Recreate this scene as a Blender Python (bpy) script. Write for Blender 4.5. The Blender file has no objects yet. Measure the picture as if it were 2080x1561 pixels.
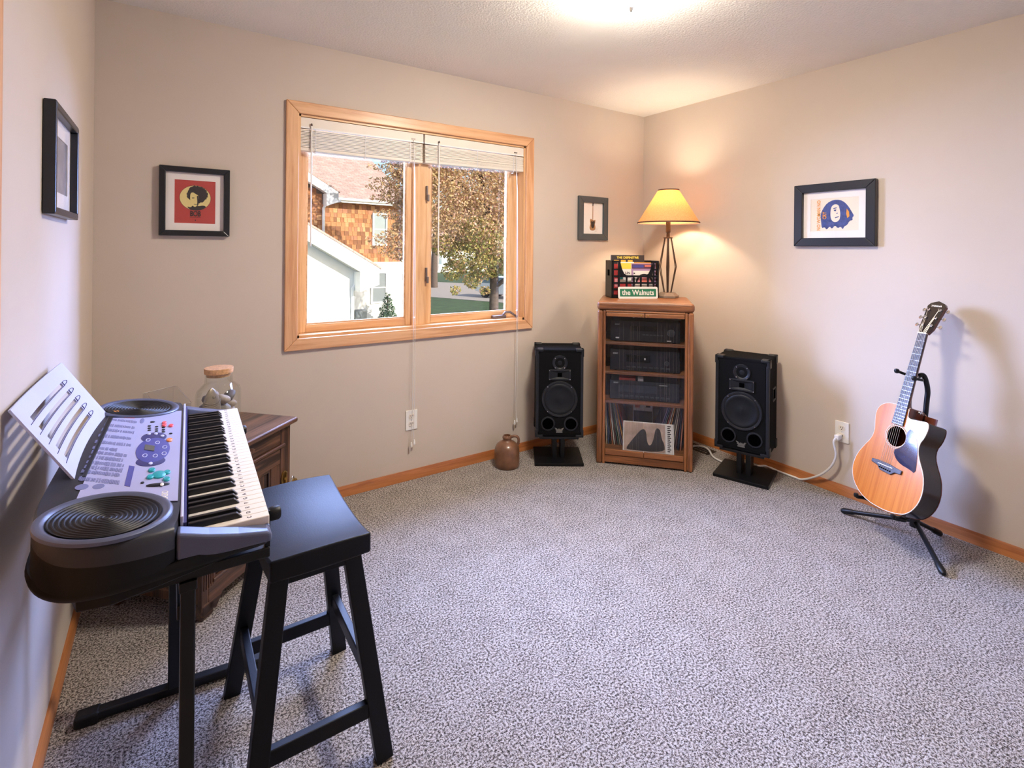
import bpy, bmesh, math, random
from mathutils import Vector, Matrix, Euler
random.seed(7)
scene = bpy.context.scene
COL = scene.collection
PI = math.pi
R_ = math.radians

# ------------------------------------------------------------------ camera
FPX, TH, VH, YW, EYE, XL, XR, ROLL = 1045.55, 0.588949, 506.745, 2.8629, 1.36642, -0.275916, 3.164017, -9.33496e-3
HC = 2.44
FW = Vector((math.sin(TH), math.cos(TH), 0)); RT = Vector((math.cos(TH), -math.sin(TH), 0)); UP = Vector((0, 0, 1))
CAM = Vector((0, 0, EYE))
cam_d = bpy.data.cameras.new('camera'); cam = bpy.data.objects.new('camera', cam_d); COL.objects.link(cam)
ca, sa = math.cos(ROLL), math.sin(ROLL)
r2 = RT * ca - UP * sa; u2 = RT * sa + UP * ca
cam.matrix_world = Matrix(((r2.x, u2.x, -FW.x, 0), (r2.y, u2.y, -FW.y, 0), (r2.z, u2.z, -FW.z, EYE), (0, 0, 0, 1)))
cam_d.sensor_width = 36; cam_d.lens = 36 * FPX / 2080
cam_d.shift_x = -2.556 / 2080; cam_d.shift_y = -273.74 / 2080
cam_d.clip_start = 0.02; cam_d.clip_end = 400
scene.camera = cam

# ------------------------------------------------------------------ sky, sun, added window fill, exposure
world = bpy.data.worlds.new('world'); scene.world = world; world.use_nodes = True
wn = world.node_tree.nodes; wl = world.node_tree.links; wn.clear()
wo = wn.new('ShaderNodeOutputWorld'); wb = wn.new('ShaderNodeBackground'); ws = wn.new('ShaderNodeTexSky')
ws.sky_type = 'NISHITA'; ws.sun_disc = False; ws.sun_elevation = R_(25); ws.sun_rotation = R_(143); ws.altitude = 300
wl.new(ws.outputs[0], wb.inputs[0]); wl.new(wb.outputs[0], wo.inputs[0]); wb.inputs[1].default_value = 0.25
sun_d = bpy.data.lights.new('sun', 'SUN'); sun = bpy.data.objects.new('sun', sun_d); COL.objects.link(sun)
sun_d.energy = 6.5; sun_d.angle = R_(0.55); sun_d.color = (1.0, 0.93, 0.82)
sun.rotation_euler = Vector((-0.32, 0.80, -0.40)).to_track_quat('-Z', 'Y').to_euler(); sun.location = (12, -14, 20)
FILL_BLUE = (0.38, 0.51, 1.0)
for nm, loc, sx_, sy_, rad in (('added_fill_above', (2.0, 6.3, 5.0), 6.0, 4.0, 49), ('added_fill_west', (-0.43, 6.0, 2.8), 2.35, 3.0, 115), ('added_fill_east', (6.70, 6.0, 2.9), 4.0, 3.2, 84)):  # area panels added out of view to boost window light and guitar glare
    ad = bpy.data.lights.new(nm, 'AREA'); ao = bpy.data.objects.new(nm, ad); COL.objects.link(ao)
    ad.shape = 'RECTANGLE'; ad.size = sx_; ad.size_y = sy_; ad.energy = rad * PI * sx_ * sy_; ad.color = (0.30, 0.44, 1.0) if 'east' in nm else FILL_BLUE; ao.location = loc
    tgt = Vector((1.28, YW, 1.35)) if loc[2] > 3 else Vector((loc[0], YW, loc[2]))
    ao.rotation_euler = (tgt - Vector(loc)).to_track_quat('-Z', 'Y').to_euler()
scene.view_settings.view_transform = 'Standard'; scene.view_settings.look = 'None'
scene.view_settings.exposure = 0.0; scene.view_settings.gamma = 1.0; scene.view_settings.use_curve_mapping = False
CEIL_LIGHT = 60.0; LAMP_W = 18.0
scene.cycles.transparent_max_bounces = 32

# ------------------------------------------------------------------ photo pixel -> point on a surface
def ray(u, v):
    x = u - 1040; y = v - 780.5
    uu = x * ca - y * sa; vv = 780.5 + x * sa + y * ca
    return FW + RT * (uu / FPX) + UP * ((VH - vv) / FPX)
def onfloor(u, v, z=0): d = ray(u, v); return CAM + d * ((z - EYE) / d.z)
def ony(u, v, y=YW): d = ray(u, v); return CAM + d * (y / d.y)
def onx(u, v, x=XR): d = ray(u, v); return CAM + d * (x / d.x)
def deep(u, v, d): return CAM + ray(u, v) * d

# ------------------------------------------------------------------ materials
def S(r, g, b):
    f = lambda c: (c / 255 / 12.92) if c <= 10 else ((c / 255 + 0.055) / 1.055) ** 2.4
    return (f(r), f(g), f(b), 1)
def nt(name):
    m = bpy.data.materials.new(name); m.use_nodes = True
    n = m.node_tree.nodes; b = n['Principled BSDF']; return m, n, m.node_tree.links, b
def coords(n, l, scale=(1, 1, 1), kind='Object'):
    t = n.new('ShaderNodeTexCoord'); mp = n.new('ShaderNodeMapping'); mp.inputs['Scale'].default_value = scale
    l.new(t.outputs[kind], mp.inputs[0]); return mp.outputs[0]
def noise(n, l, vec, scale, detail=3, rough=.55, dist=0):
    t = n.new('ShaderNodeTexNoise'); t.inputs['Scale'].default_value = scale; t.inputs['Detail'].default_value = detail
    t.inputs['Roughness'].default_value = rough; t.inputs['Distortion'].default_value = dist; l.new(vec, t.inputs['Vector']); return t.outputs['Fac']
def ramp(n, l, fac, stops):
    r = n.new('ShaderNodeValToRGB'); e = r.color_ramp.elements
    while len(e) < len(stops): e.new(0.5)
    for k, (p, c) in zip(e, stops): k.position = p; k.color = c
    l.new(fac, r.inputs[0]); return r.outputs[0]
def bumpn(n, l, b, fac, strength, dist=.002):
    k = n.new('ShaderNodeBump'); k.inputs['Strength'].default_value = strength; k.inputs['Distance'].default_value = dist
    l.new(fac, k.inputs['Height']); l.new(k.outputs[0], b.inputs['Normal'])
def dim(c, k): return (c[0] * k, c[1] * k, c[2] * k, 1)
def pbr(name, col, rough=.5, metal=0, var=0.0, vscale=6, bump=0, bscale=200, spec=.5, coat=0, trans=0):
    m, n, l, b = nt(name)
    b.inputs['Base Color'].default_value = col; b.inputs['Roughness'].default_value = rough; b.inputs['Metallic'].default_value = metal
    b.inputs['Specular IOR Level'].default_value = spec; b.inputs['Coat Weight'].default_value = coat
    b.inputs['Transmission Weight'].default_value = trans
    v = coords(n, l)
    f = noise(n, l, v, vscale, 4)
    k = max(var, .04)
    l.new(ramp(n, l, f, [(.3, dim(col, 1 - k)), (.7, dim(col, 1 + k))]), b.inputs['Base Color'])
    if bump: bumpn(n, l, b, noise(n, l, v, bscale, 2), bump)
    return m
def wood(name, c1, c2, axis='x', grain=28, rough=.4, coat=.15, stretch=.05, con=.12):
    m, n, l, b = nt(name)
    sc = {'x': (stretch, 1, 1), 'y': (1, stretch, 1), 'z': (1, 1, stretch)}[axis]
    v = coords(n, l, sc)
    f = noise(n, l, v, grain, 5, .6, .6); f2 = noise(n, l, v, grain * 6, 3, .6)
    mx = n.new('ShaderNodeMath'); mx.operation = 'MULTIPLY_ADD'; mx.inputs[1].default_value = .35
    l.new(f2, mx.inputs[0]); l.new(f, mx.inputs[2])
    l.new(ramp(n, l, mx.outputs[0], [(.66 - con, c2), (.70, tuple((c1[k] * .65 + c2[k] * .35) for k in range(4))), (.70 + con, c1)]), b.inputs['Base Color'])
    b.inputs['Roughness'].default_value = rough; b.inputs['Coat Weight'].default_value = coat; b.inputs['Coat Roughness'].default_value = .25
    bumpn(n, l, b, f2, .12, .001); return m
def glassy(name, tint=(1, 1, 1, 1), gloss=.08, rough=.0):
    m, n, l, b = nt(name); n.remove(b); o = n['Material Output']
    t = n.new('ShaderNodeBsdfTransparent'); t.inputs[0].default_value = tint
    g = n.new('ShaderNodeBsdfGlossy'); g.inputs['Roughness'].default_value = rough
    lw_ = n.new('ShaderNodeLayerWeight'); lw_.inputs[0].default_value = .5
    pw = n.new('ShaderNodeMath'); pw.operation = 'POWER'; pw.inputs[1].default_value = 4.0; l.new(lw_.outputs['Facing'], pw.inputs[0])
    ml = n.new('ShaderNodeMath'); ml.use_clamp = True; ml.operation = 'MULTIPLY_ADD'; ml.inputs[1].default_value = min(.9, gloss * 8); ml.inputs[2].default_value = gloss * .6
    l.new(pw.outputs[0], ml.inputs[0])
    x = n.new('ShaderNodeMixShader'); l.new(ml.outputs[0], x.inputs[0]); l.new(t.outputs[0], x.inputs[1]); l.new(g.outputs[0], x.inputs[2])
    l.new(x.outputs[0], o.inputs[0]); return m
def emit(name, col, s):
    m, n, l, b = nt(name); b.inputs['Base Color'].default_value = col
    b.inputs['Emission Color'].default_value = col; b.inputs['Emission Strength'].default_value = s; return m
def translucent(name, col, mixf=.5, tscale=60):
    m, n, l, b = nt(name); o = n['Material Output']
    t = n.new('ShaderNodeBsdfTranslucent'); f = noise(n, l, coords(n, l), tscale, 4)
    c = ramp(n, l, f, [(.3, dim(col, .82)), (.7, dim(col, 1.1))])
    l.new(c, t.inputs[0]); l.new(c, b.inputs['Base Color']); b.inputs['Roughness'].default_value = .9
    x = n.new('ShaderNodeMixShader'); x.inputs[0].default_value = mixf
    l.new(b.outputs[0], x.inputs[1]); l.new(t.outputs[0], x.inputs[2]); l.new(x.outputs[0], o.inputs[0]); return m
def carpet():
    m, n, l, b = nt('carpet_pile'); v = coords(n, l)
    f1 = noise(n, l, v, 150, 2, .6); f2 = noise(n, l, v, 420, 2, .6); f3 = noise(n, l, v, 9, 3)
    a = n.new('ShaderNodeMath'); a.operation = 'MULTIPLY_ADD'; a.inputs[1].default_value = .7; l.new(f2, a.inputs[0]); l.new(f1, a.inputs[2])
    a2 = n.new('ShaderNodeMath'); a2.operation = 'MULTIPLY_ADD'; a2.inputs[1].default_value = .10; l.new(f3, a2.inputs[0]); l.new(a.outputs[0], a2.inputs[2])
    c = ramp(n, l, a2.outputs[0], [(.73, S(36, 28, 24)), (.81, S(104, 92, 84)), (.89, S(170, 158, 150)), (.99, S(226, 218, 212))])
    l.new(c, b.inputs['Base Color']); b.inputs['Roughness'].default_value = 1; b.inputs['Specular IOR Level'].default_value = .1
    b.inputs['Sheen Weight'].default_value = .15
    bumpn(n, l, b, a.outputs[0], 1.0, .012); return m
def paint(name, col, bs, strength, rough=.7, dist=.002):
    m, n, l, b = nt(name); v = coords(n, l); b.inputs['Base Color'].default_value = col; b.inputs['Roughness'].default_value = rough
    b.inputs['Specular IOR Level'].default_value = .3
    f = noise(n, l, v, 2.5, 3); l.new(ramp(n, l, f, [(.3, dim(col, .98)), (.7, dim(col, 1.02))]), b.inputs['Base Color'])
    bumpn(n, l, b, noise(n, l, v, bs, 3, .6), strength, dist); return m

M = {}
M['carpet'] = carpet()
M['wall'] = paint('wall_paint', S(204, 191, 178), 260, .12)
M['ceiling'] = paint('ceiling_texture', S(240, 236, 229), 95, .75, .95, .006)
M['oak'] = wood('honey_oak', S(230, 182, 138), S(204, 148, 104), 'x', 26)
M['oak_z'] = wood('honey_oak_upright', S(230, 182, 138), S(204, 148, 104), 'z', 26)
M['oak_y'] = wood('honey_oak_lengthwise', S(214, 140, 84), S(170, 98, 48), 'y', 26)
M['base'] = wood('baseboard_oak', S(192, 124, 72), S(156, 92, 48), 'x', 26)
M['pine'] = wood('window_pine', S(232, 190, 142), S(206, 154, 104), 'x', 22)
M['pine_z'] = wood('window_pine_upright', S(232, 190, 142), S(206, 154, 104), 'z', 22)
M['cab'] = wood('cabinet_oak', S(158, 102, 62), S(104, 63, 38), 'x', 34)
M['cab_z'] = wood('cabinet_oak_upright', S(158, 102, 62), S(104, 63, 38), 'z', 34)
M['chest'] = wood('dark_oak', S(112, 78, 58), S(44, 28, 22), 'x', 30, .32, .2, .05, .09)
M['chest_z'] = wood('dark_oak_upright', S(100, 66, 48), S(40, 25, 20), 'z', 30, .32, .2, .05, .09)
M['black'] = pbr('black_plastic', S(11, 12, 16), .45, 0, 0, 6, 0, 200, .35)
M['blackm'] = pbr('black_metal', S(9, 10, 14), .35, 0, 0, 6, 0, 200, .4)
M['blackwood'] = pbr('black_lacquer', S(17, 18, 24), .42, 0, .1, 20, .12, 300, .22, 0)
M['casek'] = pbr('keyboard_shell', S(40, 43, 54), .4, .1, .04, 8, .05, 900)
M['caset'] = pbr('keyboard_grey_rim', S(92, 100, 128), .32, .25)
M['cased'] = pbr('keyboard_dark_shell', S(7, 8, 12), .5, 0, .05, 8, .05, 700, .3)
M['lav'] = pbr('lavender_panel', S(176, 180, 218), .35, .15)
M['lavlight'] = pbr('pale_lavender', S(192, 196, 228), .4)
M['print'] = pbr('grey_print', S(112, 116, 158), .6)
M['purple'] = pbr('purple_print', S(72, 76, 150), .45)
M['purpled'] = pbr('dark_purple_print', S(52, 54, 110), .4)
M['lcd'] = pbr('display_grey', S(88, 92, 92), .2)
M['teal'] = pbr('teal_rubber', S(24, 160, 172), .35)
M['redb'] = pbr('red_rubber', S(226, 84, 92), .4)
M['orange'] = pbr('orange_rubber', S(240, 146, 84), .4)
M['white'] = pbr('white_plastic', S(236, 234, 230), .4)
M['key'] = pbr('ivory_key', S(242, 238, 232), .25, 0, .02)
M['keyb'] = pbr('black_key', S(14, 14, 18), .3)
M['cream'] = pbr('cream_vinyl', S(232, 224, 212), .5)
M['chrome'] = pbr('chrome', S(205, 205, 210), .18, 1)
M['pewter'] = pbr('pewter', S(138, 128, 110), .38, .5, .12, 60)
M['brass'] = pbr('aged_brass', S(150, 118, 62), .35, .9, .15, 60)
M['cork'] = pbr('cork', S(196, 150, 106), .9, 0, .2, 120, .5, 240)
M['glass'] = glassy('clear_glass', (1, 1, 1, 1), .05)
M['jarglass'] = glassy('jar_glass', (.97, .98, .97, 1), .07)
M['acrylic'] = glassy('clear_acrylic', (.96, .96, .97, 1), .05)
M['smoke'] = glassy('smoked_glass', (.89, .90, .92, 1), .04)
M['picglass'] = glassy('picture_glass', (1, 1, 1, 1), .035)
M['jug'] = pbr('brown_stoneware', S(118, 82, 60), .3, 0, .28, 22, .08, 60, .5, .3)
M['jugd'] = pbr('dark_stoneware', S(60, 38, 28), .5)
M['spk'] = pbr('speaker_carpet', S(9, 10, 13), .95, 0, .25, 300, .5, 600, .15)
M['spkface'] = pbr('speaker_baffle', S(6, 7, 9), .7, 0, .15, 200, 0, 200, .15)
M['spkring'] = pbr('speaker_plastic', S(28, 30, 35), .42, 0, 0, 6, 0, 200, .35)
M['cone'] = pbr('speaker_cone', S(19, 22, 27), .5, 0, 0, 6, 0, 200, .3)
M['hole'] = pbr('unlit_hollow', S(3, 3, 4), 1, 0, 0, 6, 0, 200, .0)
M['iron'] = pbr('brown_iron', S(78, 60, 48), .5, .4, .2, 60)
M['stonebase'] = pbr('taupe_resin', S(132, 116, 102), .7, 0, .1, 40)
M['shade'] = translucent('parchment_shade', S(232, 190, 136), .35, 160)
M['shadetrim'] = pbr('brown_trim', S(96, 66, 52), .7)
M['shadein'] = translucent('shade_lining', S(250, 240, 215), .5)
M['stone'] = pbr('river_stone', S(150, 142, 136), .55, 0, .2, 9)
M['stone2'] = pbr('dark_stone', S(92, 88, 92), .5, 0, .2, 9)
M['stone3'] = pbr('tan_stone', S(176, 158, 140), .55, 0, .2, 9)
M['frame'] = pbr('black_frame', S(28, 30, 36), .3, 0, .05)
M['framegrey'] = pbr('slate_frame', S(72, 80, 84), .45, 0, .05)
M['matboard'] = pbr('mat_board', S(238, 230, 224), .8)
M['paper'] = pbr('paper', S(240, 236, 230), .8)
M['redprint'] = pbr('red_print', S(182, 66, 62), .7)
M['creamprint'] = pbr('straw_print', S(226, 208, 140), .7)
M['inkdark'] = pbr('charcoal_ink', S(44, 40, 44), .7)
M['inkblue'] = pbr('blue_ink', S(58, 74, 132), .7, 0, .3, 60)
M['inkorange'] = pbr('orange_ink', S(230, 152, 58), .7)
M['inktan'] = pbr('tan_ink', S(168, 124, 84), .7)
M['beigeprint'] = pbr('beige_print', S(232, 220, 200), .7)
M['greyphoto'] = pbr('grey_photo', S(140, 132, 128), .6, 0, .45, 9)
M['spruce'] = wood('amber_spruce', S(196, 118, 44), S(176, 98, 32), 'z', 60, .13, .6, .02)
M['rosewood'] = wood('dark_rosewood', S(30, 17, 17), S(14, 9, 10), 'z', 40, .22, .4, .04)
M['mahog'] = wood('mahogany', S(112, 56, 38), S(76, 36, 26), 'z', 40, .25, .5, .04)
M['ebony'] = wood('ebony', S(62, 52, 58), S(38, 32, 36), 'z', 40, .4, .1, .04)
M['tort'] = pbr('tortoise_guard', S(36, 34, 58), .1, 0, .5, 40, 0, 200, .6, 1)
M['steel'] = pbr('string_steel', S(205, 200, 190), .3, .8)
M['bone'] = pbr('bone', S(238, 230, 214), .5)
M['cord'] = pbr('white_cord', S(224, 222, 222), .5)
M['green_sign'] = pbr('sign_green', S(34, 116, 84), .5)
M['ceilglass'] = emit('lit_frosted_glass', (1.0, .90, .76, 1), 1)

# ------------------------------------------------------------------ mesh building
class MB:
    def __init__(s): s.v = []; s.f = []
    def add(s, vs, fs, T=None):
        o = len(s.v)
        s.v += [tuple(T @ Vector(p)) if T else tuple(p) for p in vs]; s.f += [tuple(i + o for i in f) for f in fs]; return s
    def box(s, x0, x1, y0, y1, z0, z1, T=None):
        return s.add([(x0, y0, z0), (x1, y0, z0), (x1, y1, z0), (x0, y1, z0), (x0, y0, z1), (x1, y0, z1), (x1, y1, z1), (x0, y1, z1)],
                     [(0, 3, 2, 1), (4, 5, 6, 7), (0, 1, 5, 4), (1, 2, 6, 5), (2, 3, 7, 6), (3, 0, 4, 7)], T)
    def prism(s, poly, lo, hi, axis='z', T=None, caps=(1, 1)):
        f = {'z': lambda a, b, c: (a, b, c), 'y': lambda a, b, c: (a, c, b), 'x': lambda a, b, c: (c, a, b)}[axis]
        n = len(poly); vs = [f(a, b, lo) for a, b in poly] + [f(a, b, hi) for a, b in poly]
        fs = [(i, (i + 1) % n, n + (i + 1) % n, n + i) for i in range(n)]
        if caps[0]: fs.append(tuple(range(n - 1, -1, -1)))
        if caps[1]: fs.append(tuple(range(n, 2 * n)))
        return s.add(vs, fs, T)
    def lathe(s, prof, n=32, T=None, sx=1, sy=1, caps=True):
        caps = caps and prof[0] != prof[-1]
        vs = []; fs = []; m = len(prof)
        for k in range(n):
            a = 2 * PI * k / n
            for r, z in prof: vs.append((r * math.cos(a) * sx, r * math.sin(a) * sy, z))
        for k in range(n):
            q = (k + 1) % n
            for j in range(m - 1): fs.append((k * m + j, q * m + j, q * m + j + 1, k * m + j + 1))
        if caps and prof[0][0] > 1e-6: fs.append(tuple(k * m for k in range(n - 1, -1, -1)))
        if caps and prof[-1][0] > 1e-6: fs.append(tuple(k * m + m - 1 for k in range(n)))
        return s.add(vs, fs, T)
    def tube(s, pts, r, n=10, T=None, caps=True):
        pts = [Vector(p) for p in pts]; m = len(pts); rs = r if isinstance(r, (list, tuple)) else [r] * m
        vs = []; fs = []; prev = None
        for i, p in enumerate(pts):
            t = (pts[min(i + 1, m - 1)] - pts[max(i - 1, 0)]).normalized()
            if prev is None: a = t.orthogonal().normalized()
            else: a = (prev - t * prev.dot(t)).normalized()
            prev = a; b = t.cross(a)
            for k in range(n):
                w = 2 * PI * k / n; vs.append(p + (a * math.cos(w) + b * math.sin(w)) * rs[i])
        for i in range(m - 1):
            for k in range(n): q = (k + 1) % n; fs.append((i * n + k, i * n + q, (i + 1) * n + q, (i + 1) * n + k))
        if caps: fs.append(tuple(range(n - 1, -1, -1))); fs.append(tuple((m - 1) * n + k for k in range(n)))
        return s.add(vs, fs, T)
    def bar(s, p, q, w, h, up=(0, 0, 1)):
        p = Vector(p); q = Vector(q); t = (q - p).normalized(); a = t.cross(Vector(up)).normalized(); b = a.cross(t)
        vs = [e + a * (i * w / 2) + b * (j * h / 2) for e in (p, q) for i, j in ((-1, -1), (1, -1), (1, 1), (-1, 1))]
        return s.add(vs, [(0, 1, 2, 3), (7, 6, 5, 4), (0, 4, 5, 1), (1, 5, 6, 2), (2, 6, 7, 3), (3, 7, 4, 0)])
    def frame(s, x0, x1, z0, z1, w, y0, y1):            # mitred rectangle of four rails, facing -y
        o = [(x0, z0), (x1, z0), (x1, z1), (x0, z1)]; i = [(x0 + w, z0 + w), (x1 - w, z0 + w), (x1 - w, z1 - w), (x0 + w, z1 - w)]
        for k in range(4):
            q = (k + 1) % 4; s.prism([o[k], o[q], i[q], i[k]], y0, y1, 'y')
        return s
    def mesh(s, name):
        me = bpy.data.meshes.new(name); me.from_pydata(s.v, [], s.f)
        bm = bmesh.new(); bm.from_mesh(me); bmesh.ops.recalc_face_normals(bm, faces=bm.faces); bm.to_mesh(me); bm.free(); return me
    def build(s, name, mat, parent=None, smooth=0, bevel=0, seg=2, kind=None, label=None):
        return put(name, s.mesh(name), mat, parent, smooth, bevel, seg, kind, label)
def put(name, me, mat, parent=None, smooth=0, bevel=0, seg=2, kind=None, label=None, T=None):
    if mat is not None:
        if not me.materials: me.materials.append(M[mat] if isinstance(mat, str) else mat)
    if smooth:
        me.polygons.foreach_set('use_smooth', [True] * len(me.polygons)); me.set_sharp_from_angle(angle=R_(smooth))
    o = bpy.data.objects.new(name, me); COL.objects.link(o)
    if parent: o.parent = parent
    if T is not None: o.matrix_local = T
    if bevel:
        b = o.modifiers.new('bevel', 'BEVEL'); b.width = bevel; b.segments = seg; b.limit_method = 'ANGLE'; b.angle_limit = R_(35)
        b.harden_normals = False
    if kind: o['kind'] = kind
    if label: o['label'] = label
    return o
def tag(o, label, cat, group=None, kind=None):
    o['label'] = label; o['category'] = cat
    if group: o['group'] = group
    if kind: o['kind'] = kind
    return o
def thing(name, label, cat, loc=(0, 0, 0), rot=0, group=None):
    o = bpy.data.objects.new(name, None); COL.objects.link(o); o.location = loc
    o.rotation_euler = rot if isinstance(rot, (tuple, Euler)) else (0, 0, rot); o.empty_display_size = .05
    return tag(o, label, cat, group)
def struct(o, label, cat):
    o['kind'] = 'structure'; o['label'] = label; o['category'] = cat; return o
def TR(x, y, z, rx=0, ry=0, rz=0): return Matrix.Translation((x, y, z)) @ Euler((rx, ry, rz)).to_matrix().to_4x4()
def text(name, body, size, mat, parent, T, ext=.0004, align='CENTER', sx=1, bold=.018):
    c = bpy.data.curves.new(name, 'FONT'); c.body = body; c.size = size; c.extrude = ext; c.align_x = align; c.align_y = 'CENTER'; c.resolution_u = 3; c.offset = size * bold
    t = bpy.data.objects.new(name, c); COL.objects.link(t); me = bpy.data.meshes.new_from_object(t)
    bpy.data.objects.remove(t); me.name = name; me.materials.clear()
    return put(name, me, mat, parent, T=T @ Matrix.Diagonal((sx, 1, 1, 1)))
FACE = Euler((PI / 2, 0, 0)).to_matrix().to_4x4()        # text upright facing -y
def circle(cx, cy, r, n=32, ry=None, a0=0, a1=2 * PI):
    full = abs(a1 - a0 - 2 * PI) < 1e-6; k = n if full else n + 1
    return [(cx + r * math.cos(a0 + (a1 - a0) * i / n), cy + (ry or r) * math.sin(a0 + (a1 - a0) * i / n)) for i in range(k)]
def rrect(x0, x1, y0, y1, r, n=5):
    out = []
    for cx, cy, a in ((x1 - r, y0 + r, -PI / 2), (x1 - r, y1 - r, 0), (x0 + r, y1 - r, PI / 2), (x0 + r, y0 + r, PI)):
        out += [(cx + r * math.cos(a + PI / 2 * i / n), cy + r * math.sin(a + PI / 2 * i / n)) for i in range(n + 1)]
    return out
def smoothpoly(p, k=2):                                   # closed Chaikin
    for _ in range(k):
        q = []
        for i in range(len(p)):
            a, b = p[i], p[(i + 1) % len(p)]
            q += [(a[0] * .75 + b[0] * .25, a[1] * .75 + b[1] * .25), (a[0] * .25 + b[0] * .75, a[1] * .25 + b[1] * .75)]
        p = q
    return p
def spline(pts, n=6):                                     # Catmull-Rom through points
    P = [Vector(p) for p in pts]; out = []
    for i in range(len(P) - 1):
        a, b, c, d = P[max(i - 1, 0)], P[i], P[i + 1], P[min(i + 2, len(P) - 1)]
        for k in range(n):
            t = k / n; out.append(.5 * ((2 * b) + (c - a) * t + (2 * a - 5 * b + 4 * c - d) * t * t + (3 * b - a - 3 * c + d) * t ** 3))
    return out + [P[-1]]

# ------------------------------------------------------------------ room
YB = -0.95; WT = .15
WX0, WX1, WZ0, WZ1 = .556, 2.005, .890, 2.066           # window opening
struct(MB().box(XL, XR, YB, YW, -.06, 0).build('floor', 'carpet'), 'speckled grey-beige carpet over the whole floor', 'floor')
struct(MB().box(XL - .12, XR + .12, YB - .12, YW + WT, HC, HC + .12).build('ceiling', 'ceiling'), 'off-white textured ceiling', 'ceiling')
w = MB().box(XL - .12, WX0, YW, YW + WT, -.06, HC).box(WX1, XR + .12, YW, YW + WT, -.06, HC).box(WX0, WX1, YW, YW + WT, -.06, WZ0).box(WX0, WX1, YW, YW + WT, WZ1, HC)
struct(w.build('wall_back', 'wall'), 'greige painted wall with the window in it', 'wall')
struct(MB().box(XR, XR + .12, YB, YW, -.06, HC).build('wall_right', 'wall'), 'greige painted wall behind the guitar', 'wall')
struct(MB().box(XL - .12, XL, YB, YW, -.06, HC).build('wall_left', 'wall'), 'greige painted wall beside the electronic keyboard', 'wall')
struct(MB().box(XL - .12, XR + .12, YB - .12, YB, -.06, HC).build('wall_front', 'wall'), 'greige painted wall opposite the window', 'wall')
def baseboard(name, p, q, lab, mat):
    p = Vector(p); q = Vector(q); L = (q - p).length; a = math.atan2(q.y - p.y, q.x - p.x)
    b = MB().prism([(0, 0), (0, .057), (-.006, .057), (-.009, .050), (-.012, .044), (-.012, 0)], 0, L, 'x')
    o = b.build(name, mat, smooth=30); o.location = p; o.rotation_euler = (0, 0, a); struct(o, lab, 'baseboard')
baseboard('baseboard_back', (XL, YW, 0), (XR, YW, 0), 'honey oak baseboard under the window', 'base')
baseboard('baseboard_right', (XR, YW, 0), (XR, YB, 0), 'honey oak baseboard behind the guitar stand', 'base')
baseboard('baseboard_left', (XL, 1.318, 0), (XL, YW, 0), 'honey oak baseboard beside the electronic keyboard', 'base')
# door beside the camera on the left wall: only its casing edge shows
d1 = MB().box(XL, XL + .008, .46, 1.258, .012, 2.03).build('door_1', 'oak_z', bevel=.002); struct(d1, 'honey oak flush door in the wall beside the keyboard', 'door')
t1 = MB().box(XL, XL + .018, 1.258, 1.318, 0, 2.09).box(XL, XL + .018, .40, .46, 0, 2.09).box(XL, XL + .018, .46, 1.258, 2.03, 2.09)
struct(t1.build('trim_1', 'oak_z', bevel=.004), 'honey oak door casing on the wall beside the keyboard', 'trim')

# ------------------------------------------------------------------ window
win = bpy.data.objects.new('window_1', None); COL.objects.link(win); win.location = (0, YW, 0)
struct(win, 'double casement window in honey-coloured wood', 'window')
cw = .062
def casing(ax, name, pts):
    MB().prism(pts, -.018, 0, 'y').build(name, ax, win, bevel=.004)
X0, X1, Z0, Z1 = WX0 - cw, WX1 + cw, WZ0 - cw, WZ1 + cw
casing('oak', 'casing_board', [(X0, Z1), (X1, Z1), (WX1, WZ1), (WX0, WZ1)]); casing('oak', 'casing_board', [(X0, Z0), (X1, Z0), (WX1, WZ0), (WX0, WZ0)])
casing('oak_z', 'casing_board', [(X0, Z0), (WX0, WZ0), (WX0, WZ1), (X0, Z1)]); casing('oak_z', 'casing_board', [(X1, Z0), (WX1, WZ0), (WX1, WZ1), (X1, Z1)])
for nm, a in (('jamb', (WX0, WX0 + .012, WZ0, WZ1)), ('jamb', (WX1 - .012, WX1, WZ0, WZ1))):
    MB().box(a[0], a[1], .0, WT, a[2], a[3]).build(nm, 'pine_z', win)
MB().box(WX0, WX1, 0, WT, WZ0, WZ0 + .014).build('sill', 'pine', win); MB().box(WX0, WX1, 0, WT, WZ1 - .012, WZ1).build('head_jamb', 'pine', win)
MB().box(1.218, 1.318, .055, WT, WZ0, WZ1).build('mullion', 'pine_z', win, bevel=.004)
for x0, x1, g0, g1 in ((WX0 + .012, 1.218, .616, 1.181), (1.318, WX1 - .012, 1.346, 1.912)):
    gz0, gz1 = .948, 2.005; z0, z1 = WZ0 + .014, WZ1 - .012; ya, yb = .072, .115
    for q0, q1 in ((x0, g0), (g1, x1)): MB().box(q0, q1, ya, yb, z0, z1).build('sash_stile', 'pine_z', win, bevel=.003)
    for q0, q1 in ((z0, gz0), (gz1, z1)): MB().box(g0, g1, ya, yb, q0, q1).build('sash_rail', 'pine', win, bevel=.003)
    MB().frame(g0, g1, gz0, gz1, .007, ya + .006, ya + .02).build('glazing_bead', 'pine', win)
    MB().box(g0, g1, .0925, .0965, gz0, gz1).build('pane', 'glass', win)
lev = pbr('grey_hardware', S(120, 108, 104), .4, .6); M['lever'] = lev
for z in (1.715, 1.215):
    lk = MB().box(1.300, 1.312, .040, .058, z - .05, z + .035).build('lock_lever', 'lever', win, bevel=.003)
    MB().box(1.303, 1.316, .030, .042, z - .06, z - .02).build('lever_tip', 'lever', lk, bevel=.002)
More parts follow.
